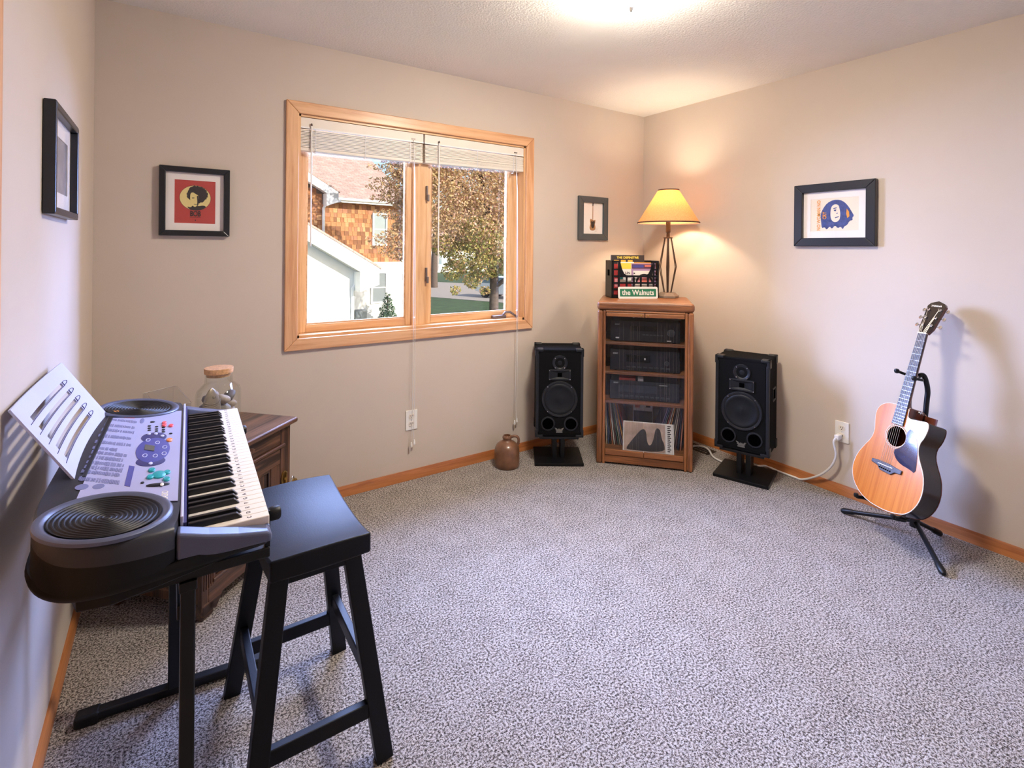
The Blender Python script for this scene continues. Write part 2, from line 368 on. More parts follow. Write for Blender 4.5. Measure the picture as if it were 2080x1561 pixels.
cr = MB().box(1.785, 1.885, .035, .070, .905, .925).build('crank_base', 'lever', win, bevel=.004)
MB().tube([(1.865, .045, .925), (1.875, .03, .945), (1.905, .02, .945), (1.945, .015, .918)], [.008, .009, .008, .007], 8).build('crank_handle', 'lever', cr, smooth=40)
MB().tube([(1.945, .015, .918), (1.952, .005, .912)], .009, 8).build('crank_knob', 'lever', cr, smooth=40)

def blind(name, lab, x0, x1, drop, tilt, wand_x, wand_z, cord_x, tz):
    t = thing(name, lab, 'blind', (x0, YW + .032, WZ1 - .012), 0, None); L = x1 - x0
    MB().box(0, L, -.020, .020, -.052, 0).build('headrail', 'cream', t, bevel=.003)
    MB().box(-.0, L, -.026, -.021, -.056, -.002).build('valance', 'cream', t, bevel=.002)
    MB().box(0, L, -.027, -.0255, -.058, -.050).build('valance_lip', 'white', t)
    n = 13; z = -.060; step = (drop - .012 - .060) / n; sm = None
    for k in range(n):
        zz = -.062 - step * k; o = (random.random() - .5) * .004
        if sm is None:
            sm = MB(); prof = [(-.024, -.0012), (-.012, .0012), (0, .002), (.012, .0012), (.024, -.0012)]
            sm.prism([(a, b) for a, b in prof] + [(a, b - .0058) for a, b in reversed(prof)], .004, L - .004, 'x'); sm = sm.mesh('slat')
        put('slat', sm, 'cream', t, T=TR(0, o, zz, 0, tilt * k / n, 0))
    MB().box(.002, L - .002, -.024, .024, -drop, -drop + .013).build('bottom_rail', 'cream', t, bevel=.003).rotation_euler = (0, tilt, 0)
    for fx in (.12, .5, .88):
        MB().box(L * fx - .002, L * fx + .002, -.0275, -.0265, -drop, -.055).build('ladder_cord', 'cord', t)
        MB().lathe([(0, -.010), (.006, -.008), (.007, -.002), (.0, 0)], 8, TR(L * fx, -.012, -drop + .001)).build('rail_button', 'white', t, smooth=40)
    wx = wand_x - x0; MB().tube([(wx, -.034, -.045), (wx, -.034, wand_z - WZ1)], .0042, 8).build('tilt_wand', 'white', t, smooth=40)
    MB().lathe([(0, 0), (.006, .003), (.005, .012), (0, .016)], 8, TR(wx, -.034, -.046)).build('wand_hook', 'lever', t, smooth=40)
    cx = cord_x - x0; MB().box(cx - .012, cx + .012, -.0285, -.026, -.043, -.035).build('cord_lock', 'lever', t)
    for i, s_ in enumerate((-.006, .006)):
        zb = tz - WZ1 + .012 + i * .012
        MB().tube([(cx, -.03, -.04), (cx + s_ * .4, -.052, -.30), (cx + s_ * .8, -.064, -1.13), (cx + s_, -.064, -1.30), (cx + s_, -.058, zb + .03)], .0013, 6).build('pull_cord', 'cord', t)
        MB().lathe([(0, .03), (.004, .028), (.006, .012), (.0075, .003), (.006, 0), (0, 0)], 10, TR(cx + s_ * 1.5, -.058, zb)).build('cord_tassel', 'white', t, smooth=40)
    MB().lathe([(0, .012), (.006, .009), (.006, .003), (0, 0)], 8, TR(cx, -.058, .965 - WZ1)).build('cord_joiner', 'white', t, smooth=40)
blind('slat_blind', 'raised cream slat blind over the window pane showing the house', WX0 + .004, 1.262, .176, 0, .621, 1.385, 1.198, .20)
blind('slat_blind', 'raised cream slat blind over the window pane showing the tree', 1.270, WX1 - .004, .172, R_(-.9), 1.362, 1.245, 1.928, .20)

# ------------------------------------------------------------------ ceiling light
cl = thing('ceiling_light', 'lit round frosted dome light on the ceiling', 'ceiling light', (1.522, 1.449, HC))
MB().lathe([(0, 0), (.165, 0), (.168, -.030), (.148, -.046), (0, -.046)], 40).build('base_ring', 'white', cl, smooth=40)
M['ceilglass'].node_tree.nodes['Principled BSDF'].inputs['Emission Strength'].default_value = CEIL_LIGHT / (PI * .080)
MB().lathe([(.147, -.045), (.128, -.072), (.095, -.092), (.05, -.104), (0, -.108)], 40).build('glass_dome', 'ceilglass', cl, smooth=60)
MB().lathe([(0, -.125), (.006, -.122), (.009, -.113), (.012, -.107), (0, -.105)], 12).build('finial', 'chrome', cl, smooth=40)

# ------------------------------------------------------------------ electronic keyboard
KZ = .752; KA = R_(-1.5); KX, KY = .018, 1.16
kb = thing('electronic_keyboard', 'grey electronic keyboard with lavender control panel and music rest', 'keyboard', (KX, KY, KZ), KA)
def kl(u, v, z):                                         # pixel -> keyboard-local x, y at world height z
    p = onfloor(u, v, z); d = Vector((p.x - KX, p.y - KY)); c, s_ = math.cos(-KA), math.sin(-KA)
    return d.x * c - d.y * s_, d.x * s_ + d.y * c
def mirror(pts): return pts + [(x, .83 - y) for x, y in reversed(pts)]
low = mirror([(.158, .06), (.156, -.018), (.148, -.030), (.10, -.034), (.0, -.050), (-.06, -.060), (-.115, -.062), (-.165, -.045), (-.205, .0), (-.232, .07), (-.238, .16)])
low = smoothpoly(low, 2); e = MB(); zt = .044
def ring(poly, z, k=1.0, cx=-.04, cy=.415): return [(cx + (x - cx) * k, cy + (y - cy) * k, z(x) if callable(z) else z) for x, y in poly]
def loft(mb, rings, caps=True):
    n = len(rings[0]); vs = [p for r in rings for p in r]; fs = []
    for j in range(len(rings) - 1):
        for i in range(n): q = (i + 1) % n; fs.append((j * n + i, j * n + q, (j + 1) * n + q, (j + 1) * n + i))
    if caps: fs.append(tuple(range(n - 1, -1, -1))); fs.append(tuple((len(rings) - 1) * n + i for i in range(n)))
    return mb.add(vs, fs)
loft(e, [ring(low, .012, .965), ring(low, .018, .99), ring(low, .030, 1.0), ring(low, .040, .99)]).build('lower_case', 'cased', kb, smooth=50)
under = mirror([(.13, .10), (.13, -.012), (.06, -.022), (-.10, -.022), (-.150, .0), (-.165, .05)]); uz_ = lambda x: -.040 + (x + .165) / .295 * .045
loft(MB(), [ring(under, uz_, .95), ring(under, lambda x: uz_(x) + .010, .99), ring(under, .016, 1.0)]).build('battery_box', 'cased', kb, bevel=.012, seg=3)
MB().box(.146, .158, -.010, .84, .030, .047).build('front_lip', 'caset', kb, bevel=.004, seg=3)
for y0, y1 in ((-.040, -.0015), (.8315, .870)): MB().prism([(-.002, .030), (-.002, .088), (.05, .071), (.10, .058), (.150, .049), (.158, .044), (.158, .028)], y0, y1, 'y').build('end_cheek', 'caset', kb, bevel=.006, seg=3)
hump = mirror([(.004, .30), (.004, -.030), (-.02, -.046), (-.06, -.058), (-.110, -.063), (-.158, -.049), (-.196, -.004), (-.222, .07), (-.228, .16)])
hump = smoothpoly(hump, 2)
hz = lambda x: .098 - x * .13
loft(MB(), [ring(hump, .036, 1.012), ring(hump, lambda x: hz(x) - .036, 1.008)]).build('middle_case', 'cased', kb, smooth=40)
loft(MB(), [ring(hump, lambda x: hz(x) - .036, 1.008), ring(hump, lambda x: hz(x) - .016, 1.0), ring(hump, lambda x: hz(x) - .005, .992), ring(hump, hz, .975)]).build('upper_case', 'casek', kb, smooth=40)
SLOPE = Euler((0, math.atan(.13), 0)).to_matrix().to_4x4()
def onpanel(x, y, dz=0): return Matrix.Translation((x, y, hz(x) + dz)) @ SLOPE
for sy in (.040, .790):
    sp = MB().lathe([(.1035, -.002), (.1035, .004), (.098, .0075), (.092, .006), (.0865, .0025), (.084, .0005)], 56, onpanel(-.112, sy), caps=False).build('speaker_ring', 'caset', kb, smooth=50)
    pr = []
    for i in range(44):
        r = .085 - i * .085 / 44; pr.append((max(r, 0.0), -.0005 + .0030 * (r / .085) ** 2 + (.0020 if i % 4 < 2 else 0)))
    g = MB().lathe([(p[0] if i < 43 else 0, p[1]) for i, p in enumerate(pr)], 56, onpanel(-.112, sy))
    g.f = [f for f in g.f if len(f) < 10]; g.build('speaker_grille', 'black', kb, smooth=25)
# printed panel between the speakers
pan = [(.0005, .143)]
arc = [(-.112 + .1045 * math.sin(a), .040 + .1045 * math.cos(a)) for a in [R_(x) for x in range(66, -30, -8)]]
pan = [(-.002, arc[0][1] - .004)] + arc + [(-.168, arc[-1][1])]; pan = mirror(pan)
def flat(name, poly, mat, z=.001, th=.0008, T=None, parent=None):
    """a thin plate laid on the sloping panel"""
    m = MB(); m.prism(poly, 0, th, 'z'); m.v = [(x, y, hz(x) + z + c) for x, y, c in m.v]; return m.build(name, mat, parent or kb)
cp = flat('control_panel', pan, 'lav', .0004, .0014)
zl = .0020
def pp(x, y): return kl(130 + x / 6.004, 800 + y / 6.004, .858)
def disc(name, px, py, r, mat, ry=None, n=24, z=zl, h=.002, parent=None):
    x, y = pp(px, py); ry = (ry or r) * 1.9; m = MB(); m.lathe([(r, 0), (r, h * .6), (r * .8, h), (0, h)], n, onpanel(x, y, z), 1, (ry or r) / r); return m.build(name, mat, parent or cp, smooth=40)
def oval(name, a0, a1, b0, b1, mat, z=zl, h=.0012, n=36, parent=None):
    xm, ym = pp((a0 + a1) / 2, (b0 + b1) / 2); rx = abs(pp(a1, (b0 + b1) / 2)[0] - pp(a0, (b0 + b1) / 2)[0]) / 2; ry = abs(pp((a0 + a1) / 2, b1)[1] - pp((a0 + a1) / 2, b0)[1]) / 2
    return MB().lathe([(rx, 0), (rx, h * .6), (rx * .94, h), (0, h)], n, onpanel(xm, ym, z), 1, ry / rx).build(name, mat, parent or cp, smooth=40)
oval('dial_lobe', 945, 1250, 485, 600, 'purpled', zl, .0008); oval('dial_lobe', 880, 1235, 775, 893, 'purpled', zl, .0008)
oval('menu_dial', 885, 1290, 545, 838, 'purple', zl, .0012)
flat('display_window', [pp(980, 712), pp(1100, 716), pp(1108, 654), pp(990, 650)], 'lcd', zl + .0018, .0006, parent=cp)
for a, b in ((1025, 590), (1140, 608), (1228, 652), (1220, 730), (1112, 770), (985, 780)):
    x, y = pp(a, b); MB().lathe([(.0052, 0), (.0052, .001), (.0038, .001), (.0038, 0)], 16, onpanel(x, y, zl + .0010), 1, 2.4, caps=False).build('button_ring', 'lavlight', cp)
for a, b in ((1035, 515), (1120, 505), (1200, 520), (1055, 868)): disc('round_button', a, b, .0042, 'lavlight', z=zl + .001, n=12)
for a, b in ((1222, 362), (1222, 390), (1305, 385)): disc('red_button', a, b, .006, 'redb', n=14, h=.004)
disc('orange_button', 1285, 560, .007, 'orange', n=16, h=.004)
disc('teal_button', 1158, 990, .013, 'teal', .011, 20, zl, .004)
for a, b in ((1070, 945), (1256, 952), (1050, 1030), (1250, 1035)): disc('teal_button', a, b, .0068, 'teal', .0062, 16, zl, .004)
for i, a in enumerate((1040, 1130, 1215)):
    for b in (415, 442, 466): disc('black_button', a - i, b, .0042, 'black', .0022, 10, zl, .002)
disc('black_button', 1080, 362, .006, 'black', .0028, 10, zl, .002); disc('black_button', 1302, 478, .004, 'black', .0022, 10, zl, .002)
disc('slider', 1145, 1110, .021, 'black', .0045, 24, zl, .002); disc('slider_cap', 1195, 1112, .0035, 'white', .004, 10, zl + .002, .002)
disc('power_button', 955, 1107, .0035, 'black', .0022, 10, zl, .002)
disc('badge', 952, 360, .0052, 'print', .013, 24, zl, .0006)
disc('print_mark', 215, 1235, .011, 'print', .008, 16, zl, .0004); disc('print_mark', 420, 1205, .010, 'print', .007, 16, zl, .0004); disc('print_mark', 632, 280, .008, 'inkorange', .004, 12, zl, .0004)
q = [pp(795, 915), pp(862, 918), pp(805, 1168), pp(735, 1165)]; flat('purple_bar', q, 'purple', zl, .0004, parent=cp)
tx = MB(); rows = [(560, 870, 335), (540, 880, 385), (490, 860, 455), (460, 840, 515), (420, 820, 590), (380, 800, 670), (350, 630, 745), (335, 760, 800), (305, 725, 860), (275, 720, 925), (250, 705, 985), (210, 690, 1045), (180, 675, 1135)]
rp = MB()
for i, (a, b, yy) in enumerate(rows):
    xx = a
    while xx < b:
        ln = random.choice((20, 28, 36, 44)); p0 = pp(xx, yy); L = ln / 6.004 * .00075
        for k in range(3):
            ww_ = .0023 + random.random() * .0005; x_, y_ = p0[0] + k * .0026 * 0 + 0, p0[1]
        hgt = .014 + random.random() * .012
        m = rp if i == 0 else tx
        for k in range(2):
            x_ = p0[0] + k * .0017; o = len(m.v)
            m.prism([(x_, y_ - hgt / 2), (x_ + .0010, y_ - hgt / 2), (x_ + .0010, y_ + hgt * .5), (x_, y_ + hgt * .5)], 0, .0003, 'z')
        xx += random.choice((19, 19, 22, 30))
for m, nm, mt in ((tx, 'printed_list', 'print'), (rp, 'printed_list', 'redb')):
    m.v = [(x_, y_, hz(x_) + zl + c) for x_, y_, c in m.v]; m.build(nm, mt, cp, kind='stuff')
x, y = pp(1232, 1225); text('maker_name', 'CASIO', .016, 'white', cp, onpanel(x, y, zl) @ Euler((0, 0, PI / 2)).to_matrix().to_4x4(), .0003)
MB().box(.003, .0085, .0, .83, .060, .101).build('panel_edge', 'lavlight', kb, bevel=.002)
MB().box(.0085, .0135, .0, .83, .05, .088).build('felt_strip', 'purpled', kb)
# keys
wk = MB().box(0, .1415, .0006, .0225, -.0, .021).mesh('white_key')
bk = MB(); bk.add([(0, -.0058, 0), (.094, -.0058, 0), (.094, .0058, 0), (0, .0058, 0), (0, -.0046, .0125), (.084, -.0044, .0115), (.084, .0044, .0115), (0, .0046, .0125)],
                  [(0, 3, 2, 1), (4, 5, 6, 7), (0, 1, 5, 4), (1, 2, 6, 5), (2, 3, 7, 6), (3, 0, 4, 7)]); bk = bk.mesh('black_key')
pitch = .83 / 36; letters = {}
for i in range(36):
    put('white_key', wk, 'key', kb, T=TR(.016, i * pitch, .042), bevel=.0012, seg=1)
    nn = 'CDEFGAB'[i % 7]
    T = TR(.016 + .106, i * pitch + .0115, .0633) @ Euler((0, 0, PI / 2)).to_matrix().to_4x4()
    if nn not in letters: letters[nn] = text('key_sticker', nn, .011, 'inkdark', kb, T, .0001).data
    else: put('key_sticker', letters[nn], None, kb, T=T)
    if i % 7 in (0, 1, 3, 4, 5) and i < 35: put('black_key', bk, 'keyb', kb, T=TR(.016, (i + 1) * pitch, .0625), bevel=.001, seg=1)
# music rest: a bent plastic sheet with five long slots
rest = MB(); NY = 26; slots = [(.18, .235), (.32, .375), (.46, .515), (.60, .655), (.74, .795)]
vs_ = sorted(set([0, 1] + [s_ for p in slots for s_ in p])); ys = [k / NY for k in range(NY + 1)]
def rest_pt(t, s_):                                      # t along length 0 near..1 far, s up
    yy = .245 + t * .495; k = max(0, 1 - ((t - .45) / .55) ** 2)
    return (-.183 - .013 * k - s_ * (.104 - .008 * k) + (1 - t) * .002, yy, .121 - .004 * k * 0 + s_ * .163)
def inslot(t, s_): return any(a < s_ < b for a, b in slots) and .10 < t < .78
cells = {}
def rv(i, j, b):
    k = (i, j, b)
    if k not in cells:
        x, y, z = rest_pt(ys[i], vs_[j]); cells[k] = len(rest.v); rest.v.append((x - (.004 if b else 0), y, z - (.002 if b else 0)))
    return cells[k]
solid = {(i, j) for i in range(NY) for j in range(len(vs_) - 1) if not inslot((ys[i] + ys[i + 1]) / 2, (vs_[j] + vs_[j + 1]) / 2)}
for i, j in solid:
    rest.f.append((rv(i, j, 0), rv(i + 1, j, 0), rv(i + 1, j + 1, 0), rv(i, j + 1, 0))); rest.f.append((rv(i, j, 1), rv(i, j + 1, 1), rv(i + 1, j + 1, 1), rv(i + 1, j, 1)))
    for (di, dj), (a, b) in {(-1, 0): ((i, j), (i, j + 1)), (1, 0): ((i + 1, j), (i + 1, j + 1)), (0, -1): ((i, j), (i + 1, j)), (0, 1): ((i, j + 1), (i + 1, j + 1))}.items():
        if (i + di, j + dj) not in solid: rest.f.append((rv(*a, 0), rv(*b, 0), rv(*b, 1), rv(*a, 1)))
mr = rest.build('music_rest', 'lavlight', kb, smooth=40)
for a, b in slots:
    c = (a + b) / 2; pts = []
    for k in range(9):
        w = -PI / 2 + PI * k / 8; t = .78 + .075 * math.cos(w); s_ = c + (b - a) / 2 * math.sin(w); p = rest_pt(t, s_); pts.append((p[0] + .0006, p[1], p[2] + .0004))
    MB().tube(pts, .0009, 5).build('slot_outline', 'purpled', mr)
    q = [rest_pt(.78, a), rest_pt(.78, b)]; MB().tube([(p[0] + .0006, p[1], p[2] + .0004) for p in q], .0013, 5).build('slot_outline', 'purpled', mr)
    MB().tube([(p[0] + .0006, p[1], p[2]) for p in [rest_pt(.06 + .72 * k / 12, a - .004) for k in range(13)]], .0008, 5).build('slot_outline', 'purpled', mr)
MB().prism([(-.176, .246), (-.168, .246), (-.166, .74), (-.180, .74)], .108, .124, 'z').build('rest_socket', 'cased', kb, bevel=.003)

# ------------------------------------------------------------------ keyboard stand
ks = thing('keyboard_stand', 'black metal keyboard stand with square posts and floor bars', 'stand', (.03, 1.55, 0))
for yy, xc, wd in ((1.25, .037, .027), (1.87, .023, .034)):
    y_ = yy - 1.55; x_ = xc - .03
    MB().box(x_ - wd / 2, x_ + wd / 2, y_ - .017, y_ + .017, .03, .680).build('post', 'blackm', ks, bevel=.003)
    MB().bar((-.215, y_ + .025, .018), (.215, y_ - .015, .018), .030, .026).build('floor_bar', 'blackm', ks, bevel=.004)
    for sx in (-1, 1):
        MB().bar((sx * .185, y_ + .006 - sx * .017, .016), (sx * .243, y_ + .006 - sx * .022, .016), .042, .032).build('rubber_foot', 'black', ks, bevel=.007, seg=3)
    MB().box(-.12, .160, y_ - .014, y_ + .014, .684, .706).build('support_arm', 'blackm', ks, bevel=.003)
    MB().box(x_ - .016, x_ + .016, y_ - .02, y_ + .02, .665, .685).build('arm_bracket', 'blackm', ks, bevel=.002)
    MB().lathe([(0, 0), (.013, 0), (.015, .004), (.015, .020), (.012, .024), (0, .024)], 16, TR(.158, y_, .772, 0, PI / 2, 0)).build('arm_stop', 'black', ks, smooth=40)
    MB().box(.152, .160, y_ - .010, y_ + .010, .70, .784).build('stop_bracket', 'blackm', ks)
MB().box(-.012, .012, -.30, .32, .60, .63).build('cross_bar', 'blackm', ks, bevel=.003)

# ------------------------------------------------------------------ saddle stool
st = thing('saddle_stool', 'black wooden saddle-seat stool in front of the keyboard', 'stool', (.329, 1.556, 0))
sb = MB(); nx, ny = 8, 14; HX, HY = .130, .216; g = {}
for b in (0, 1):
    for i in range(nx + 1):
        for j in range(ny + 1):
            a = -1 + 2 * i / nx; c = -1 + 2 * j / ny; k = abs(c) ** 2.2
            g[i, j, b] = len(sb.v); kx = 1 - .05 * k
            sb.v.append((HX * a * kx, HY * c * (1 - .02 * a * a), (.588 + .026 * k - .004 * a * a) if b else .545 + .012 * k))
for i in range(nx):
    for j in range(ny):
        sb.f.append((g[i, j, 1], g[i + 1, j, 1], g[i + 1, j + 1, 1], g[i, j + 1, 1])); sb.f.append((g[i, j, 0], g[i, j + 1, 0], g[i + 1, j + 1, 0], g[i + 1, j, 0]))
for i in range(nx):
    for j in (0, ny): sb.f.append((g[i, j, 0], g[i + 1, j, 0], g[i + 1, j, 1], g[i, j, 1]))
for j in range(ny):
    for i in (0, nx): sb.f.append((g[i, j, 0], g[i, j + 1, 0], g[i, j + 1, 1], g[i, j, 1]))
sb.build('seat', 'blackwood', st, smooth=40, bevel=.006, seg=3)
def legp(sx, sy, z): t = z / .56; return Vector((sx * (.160 - .072 * t), sy * (.222 - .085 * t), z))
for sx in (-1, 1):
    for sy in (-1, 1):
        MB().bar(legp(sx, sy, 0), legp(sx, sy, .565), .045, .032, (0, 1, 0)).build('leg', 'blackwood', st, bevel=.003)
for sy in (-1, 1): MB().bar(legp(-1, sy, .135), legp(1, sy, .135), .022, .040).build('stretcher', 'blackwood', st, bevel=.003)
for sx in (-1, 1): MB().bar(legp(sx, -1, .205), legp(sx, 1, .205), .022, .040).build('stretcher', 'blackwood', st, bevel=.003)
for sy in (-1, 1): MB().box(-.085, .085, sy * .145 - .011, sy * .145 + .011, .51, .55).build('apron', 'blackwood', st, bevel=.002)

# ------------------------------------------------------------------ antique oak chest in the corner
CA = math.atan2(.695, .719); CW, CD, CH = .50, .42, .585
ch = thing('corner_chest', 'dark oak icebox-style chest standing diagonally in the corner', 'chest', (.10, 2.178, 0), CA)
MB().box(.004, CW - .004, .004, CD, .06, CH - .02).build('body', 'chest_z', ch)
MB().prism(rrect(-.028, CW + .030, -.032, CD + .01, .012), CH - .022, CH, 'z').build('top', 'chest', ch, bevel=.008, seg=3)
for x in (0, CW - .066): MB().box(x, x + .066, -.010, .004, .035, CH - .022).build('corner_stile', 'chest_z', ch, bevel=.003)
for i in range(5): MB().tube([(.012 + i * .0105, -.010, .11), (.012 + i * .0105, -.010, .30)], .0042, 6).build('flute', 'chest_z', ch, smooth=60)
MB().box(.066, CW - .066, -.008, .004, CH - .095, CH - .022).build('top_rail', 'chest', ch, bevel=.002)
MB().prism(circle(.20, CH - .058, .07, 28, .018), -.012, -.006, 'y').build('carved_plaque', 'chest', ch, bevel=.003)
mb = MB()
for k in range(60):
    a = random.random() * 2 * PI; r = random.random() ** .5; x = .20 + .064 * r * math.cos(a); z = CH - .058 + .015 * r * math.sin(a)
    mb.lathe([(.0035, 0), (.002, .002), (0, .0025)], 6, TR(x, -.012, z, PI / 2))
mb.build('carving', 'chest', ch, kind='stuff')
MB().box(.055, CW - .045, -.020, .0, CH - .110, CH - .096).build('moulding', 'chest', ch, bevel=.005, seg=3)
for z0, z1 in ((.145, .205), (.405, .470)): MB().box(.07, CW - .07, -.010, .002, z0, z1).build('door_rail', 'chest', ch, bevel=.002)
for x0, x1 in ((.07, .13), (CW - .13, CW - .07)): MB().box(x0, x1, -.010, .002, .205, .405).build('door_stile', 'chest_z', ch, bevel=.002)
MB().box(.13, CW - .13, -.001, .006, .205, .405).build('door_panel', 'chest_z', ch)
MB().frame(.13, CW - .13, .205, .405, .012, -.008, .0).build('panel_moulding', 'chest_z', ch, bevel=.003)
MB().box(.05, CW - .0, -.018, .0, .118, .132).build('moulding', 'chest', ch, bevel=.005, seg=3)
MB().prism([(.03, .03), (.07, .012), (.10, .055), (CW - .10, .055), (CW - .07, .012), (CW - .02, .03), (CW - .02, .12), (.03, .12)], -.012, .004, 'y').build('base_apron', 'chest', ch, bevel=.003)
for x in (0, CW - .06):
    for y in (-.012, CD - .06): MB().prism([(x, y), (x + .06, y), (x + .06, y + .06), (x, y + .06)], 0, .062, 'z').build('foot', 'chest', ch, bevel=.010, seg=3)
for z0, z1 in ((.46, .50), (.10, .15)): MB().box(-.008, .004, .06, CD - .05, z0, z1).build('side_rail', 'chest', ch, bevel=.002)
MB().tube([(-.012, .065, .128), (-.012, CD - .06, .128)], .006, 8).build('side_bead', 'chest', ch, smooth=60)
def latch(x, z):
    l_ = MB().prism(smoothpoly([(x - .016, z - .03), (x + .016, z - .03), (x + .022, z), (x + .014, z + .032), (x - .014, z + .032), (x - .022, z)], 2), -.016, -.010, 'y').build('latch_plate', 'brass', ch, bevel=.001)
    MB().bar((x, -.02, z - .028), (x, -.024, z + .03), .008, .008).build('latch_lever', 'brass', l_, bevel=.002)
    MB().lathe([(0, 0), (.008, .001), (.009, .006), (0, .010)], 12, TR(x, -.016, z, PI / 2)).build('latch_boss', 'brass', l_, smooth=40)
latch(.058, .235); latch(CW - .045, .33)
pl = thing('padlock', 'small brass padlock hanging from the chest latch', 'padlock')
Tc = Matrix.Translation((.10, 2.178, 0)) @ Euler((0, 0, CA)).to_matrix().to_4x4()
pl.matrix_world = Tc @ TR(CW - .012, -.040, .298, 0, R_(-28), 0)
MB().prism(rrect(-.017, .017, -.018, .014, .004), -.007, .007, 'y').build('lock_body', 'brass', pl, bevel=.002)
MB().tube([(-.010, 0, .012)] + [(-.010 * math.cos(a), 0, .026 + .010 * math.sin(a)) for a in [PI * k / 8 for k in range(9)]] + [(.010, 0, .012)], .0026, 8).build('shackle', 'chrome', pl, smooth=60)
kr = thing('key_bunch', 'bunch of small dark keys hanging under the padlock', 'keys'); kr.matrix_world = Tc @ TR(CW - .035, -.034, .275)
MB().tube([(.012 * math.cos(a), .002 * math.sin(3 * a), .012 * math.sin(a) + .0) for a in [2 * PI * k / 16 for k in range(17)]], .0012, 6).build('key_ring', 'chrome', kr)
for k in range(3):
    MB().prism([(-.005, -.012), (.005, -.012), (.006, -.022), (.002, -.026), (.002, -.05), (-.002, -.05), (-.002, -.026), (-.006, -.022)], -.001 + k * .004, .001 + k * .004, 'y', Euler((0, R_(-14 + 14 * k), 0)).to_matrix().to_4x4()).build('small_key', 'blackm', kr)

# things on the chest
def sq_lathe(prof, T=None, n=8):                        # rounded-square loft: (half width, corner radius, z)
    mb = MB(); rings = []
    for hw, r, z in prof:
        rings.append([(x, y, z) for x, y in rrect(-hw, hw, -hw, hw, min(r, hw * .999), n)])
    loft(mb, rings); return mb
jar = thing('glass_jar', 'square glass jar with cork lid, filled with stones', 'jar', (.180, 2.530, CH), CA + R_(20))
j = sq_lathe([(.066, .02, .0), (.072, .026, .008), (.073, .03, .03), (.073, .03, .155), (.070, .036, .175), (.060, .045, .190), (.053, .0525, .200), (.051, .0505, .235), (.054, .0535, .240), (.053, .0525, .247),
              (.048, .0475, .247), (.047, .0465, .20), (.056, .042, .188), (.066, .034, .172), (.068, .028, .155), (.068, .028, .012), (.060, .02, .008)]); j.f = j.f[:-2]; j.f += [tuple(range(35, -1, -1))] if 0 else []
n4 = 36; j.f.append(tuple(range(n4 - 1, -1, -1))); m_ = len(j.v) - n4; j.f.append(tuple(m_ + i for i in range(n4)))
j.build('jar_glass', 'jarglass', jar, smooth=50)
MB().lathe([(0, .228), (.046, .228), (.0475, .240), (.0545, .242), (.0555, .262), (.054, .264), (0, .264)], 36).build('cork_lid', 'cork', jar, smooth=40)
def blob(rx, ry, rz, seed, n=10, m=7):
    rnd = random.Random(seed); mb = MB(); ph = [rnd.random() * 6 for _ in range(4)]; rows = []
    for i in range(1, m):
        a = PI * i / m; row = []
        for k in range(n):
            b = 2 * PI * k / n; q = 1 + .12 * math.sin(2 * b + ph[0]) + .1 * math.sin(a * 3 + ph[1]) + .06 * math.sin(3 * b + ph[2])
            row.append((rx * q * math.sin(a) * math.cos(b), ry * q * math.sin(a) * math.sin(b), rz * q * math.cos(a)))
        rows.append(row)
    vs = [(0, 0, rz)] + [p for r in rows for p in r] + [(0, 0, -rz)]; fs = []
    for k in range(n): fs.append((0, 1 + k, 1 + (k + 1) % n))
    for i in range(m - 2):
        for k in range(n): q = (k + 1) % n; a = 1 + i * n; fs.append((a + k, a + n + k, a + n + q, a + q))
    L = len(vs) - 1
    for k in range(n): fs.append((L, 1 + (m - 2) * n + (k + 1) % n, 1 + (m - 2) * n + k))
    return mb.add(vs, fs).mesh('stone')
sm = [blob(.027, .024, .019, s_) for s_ in range(4)]; vari = {}
cnt = 0
for lay in range(4):
    for gx in (-1, 1):
        for gy in (-1, 1):
            k = (lay + gx * 2 + gy) % 4; c = random.choice(('stone', 'stone2', 'stone3'))
            if (k, c) not in vari: me = sm[k].copy(); me.materials.clear(); me.materials.append(M[c]); me.polygons.foreach_set('use_smooth', [True] * len(me.polygons)); vari[k, c] = me
            o = bpy.data.objects.new('stone', vari[k, c]); COL.objects.link(o)
            lx, ly, lz = gx * .031 + random.uniform(-.003, .003), gy * .031 + random.uniform(-.003, .003), .033 + lay * .034 + random.uniform(-.002, .002)
            o.matrix_world = jar_T = Matrix.Translation((.180, 2.530, CH)) @ Euler((0, 0, CA + R_(20))).to_matrix().to_4x4() @ TR(lx, ly, lz, random.uniform(-.6, .6), random.uniform(-.5, .5), random.random() * 6)
            lab = {'stone': 'smooth grey river stone inside the glass jar', 'stone2': 'smooth dark river stone inside the glass jar', 'stone3': 'smooth tan river stone inside the glass jar'}[c]
            tag(o, lab, 'stone', 'stones in the glass jar')
fi = thing('fish_ornament', 'pewter fish ornament standing nose up before the jar', 'ornament', (.147, 2.420, CH), R_(33.7))
fr = [(.026, 0), (.035, .03), (.040, .08), (.0405, .12), (.036, .15), (.027, .175), (.015, .195), (.005, .204), (0, .206)]
MB().lathe([(0, 0)] + fr, 28, None, 1, .42).build('fish_body', 'pewter', fi, smooth=60)
for sx in (0,): MB().lathe([(.0065, 0), (.0065, .002), (.0045, .0025), (.004, .001), (.0025, .002), (0, .003)], 16, TR(.002, -.0120, .168, PI / 2)).build('fish_eye', 'pewter', fi, smooth=50)
for k in range(3): MB().tube([(.0372 * math.sin(a), -.0160 * math.cos(a) - .0006, .142 - k * .008 + .012 * (math.sin(a) ** 2)) for a in [R_(-80 + 16 * i) for i in range(11)]], .0016, 6).build('gill_line', 'pewter', fi, smooth=60)
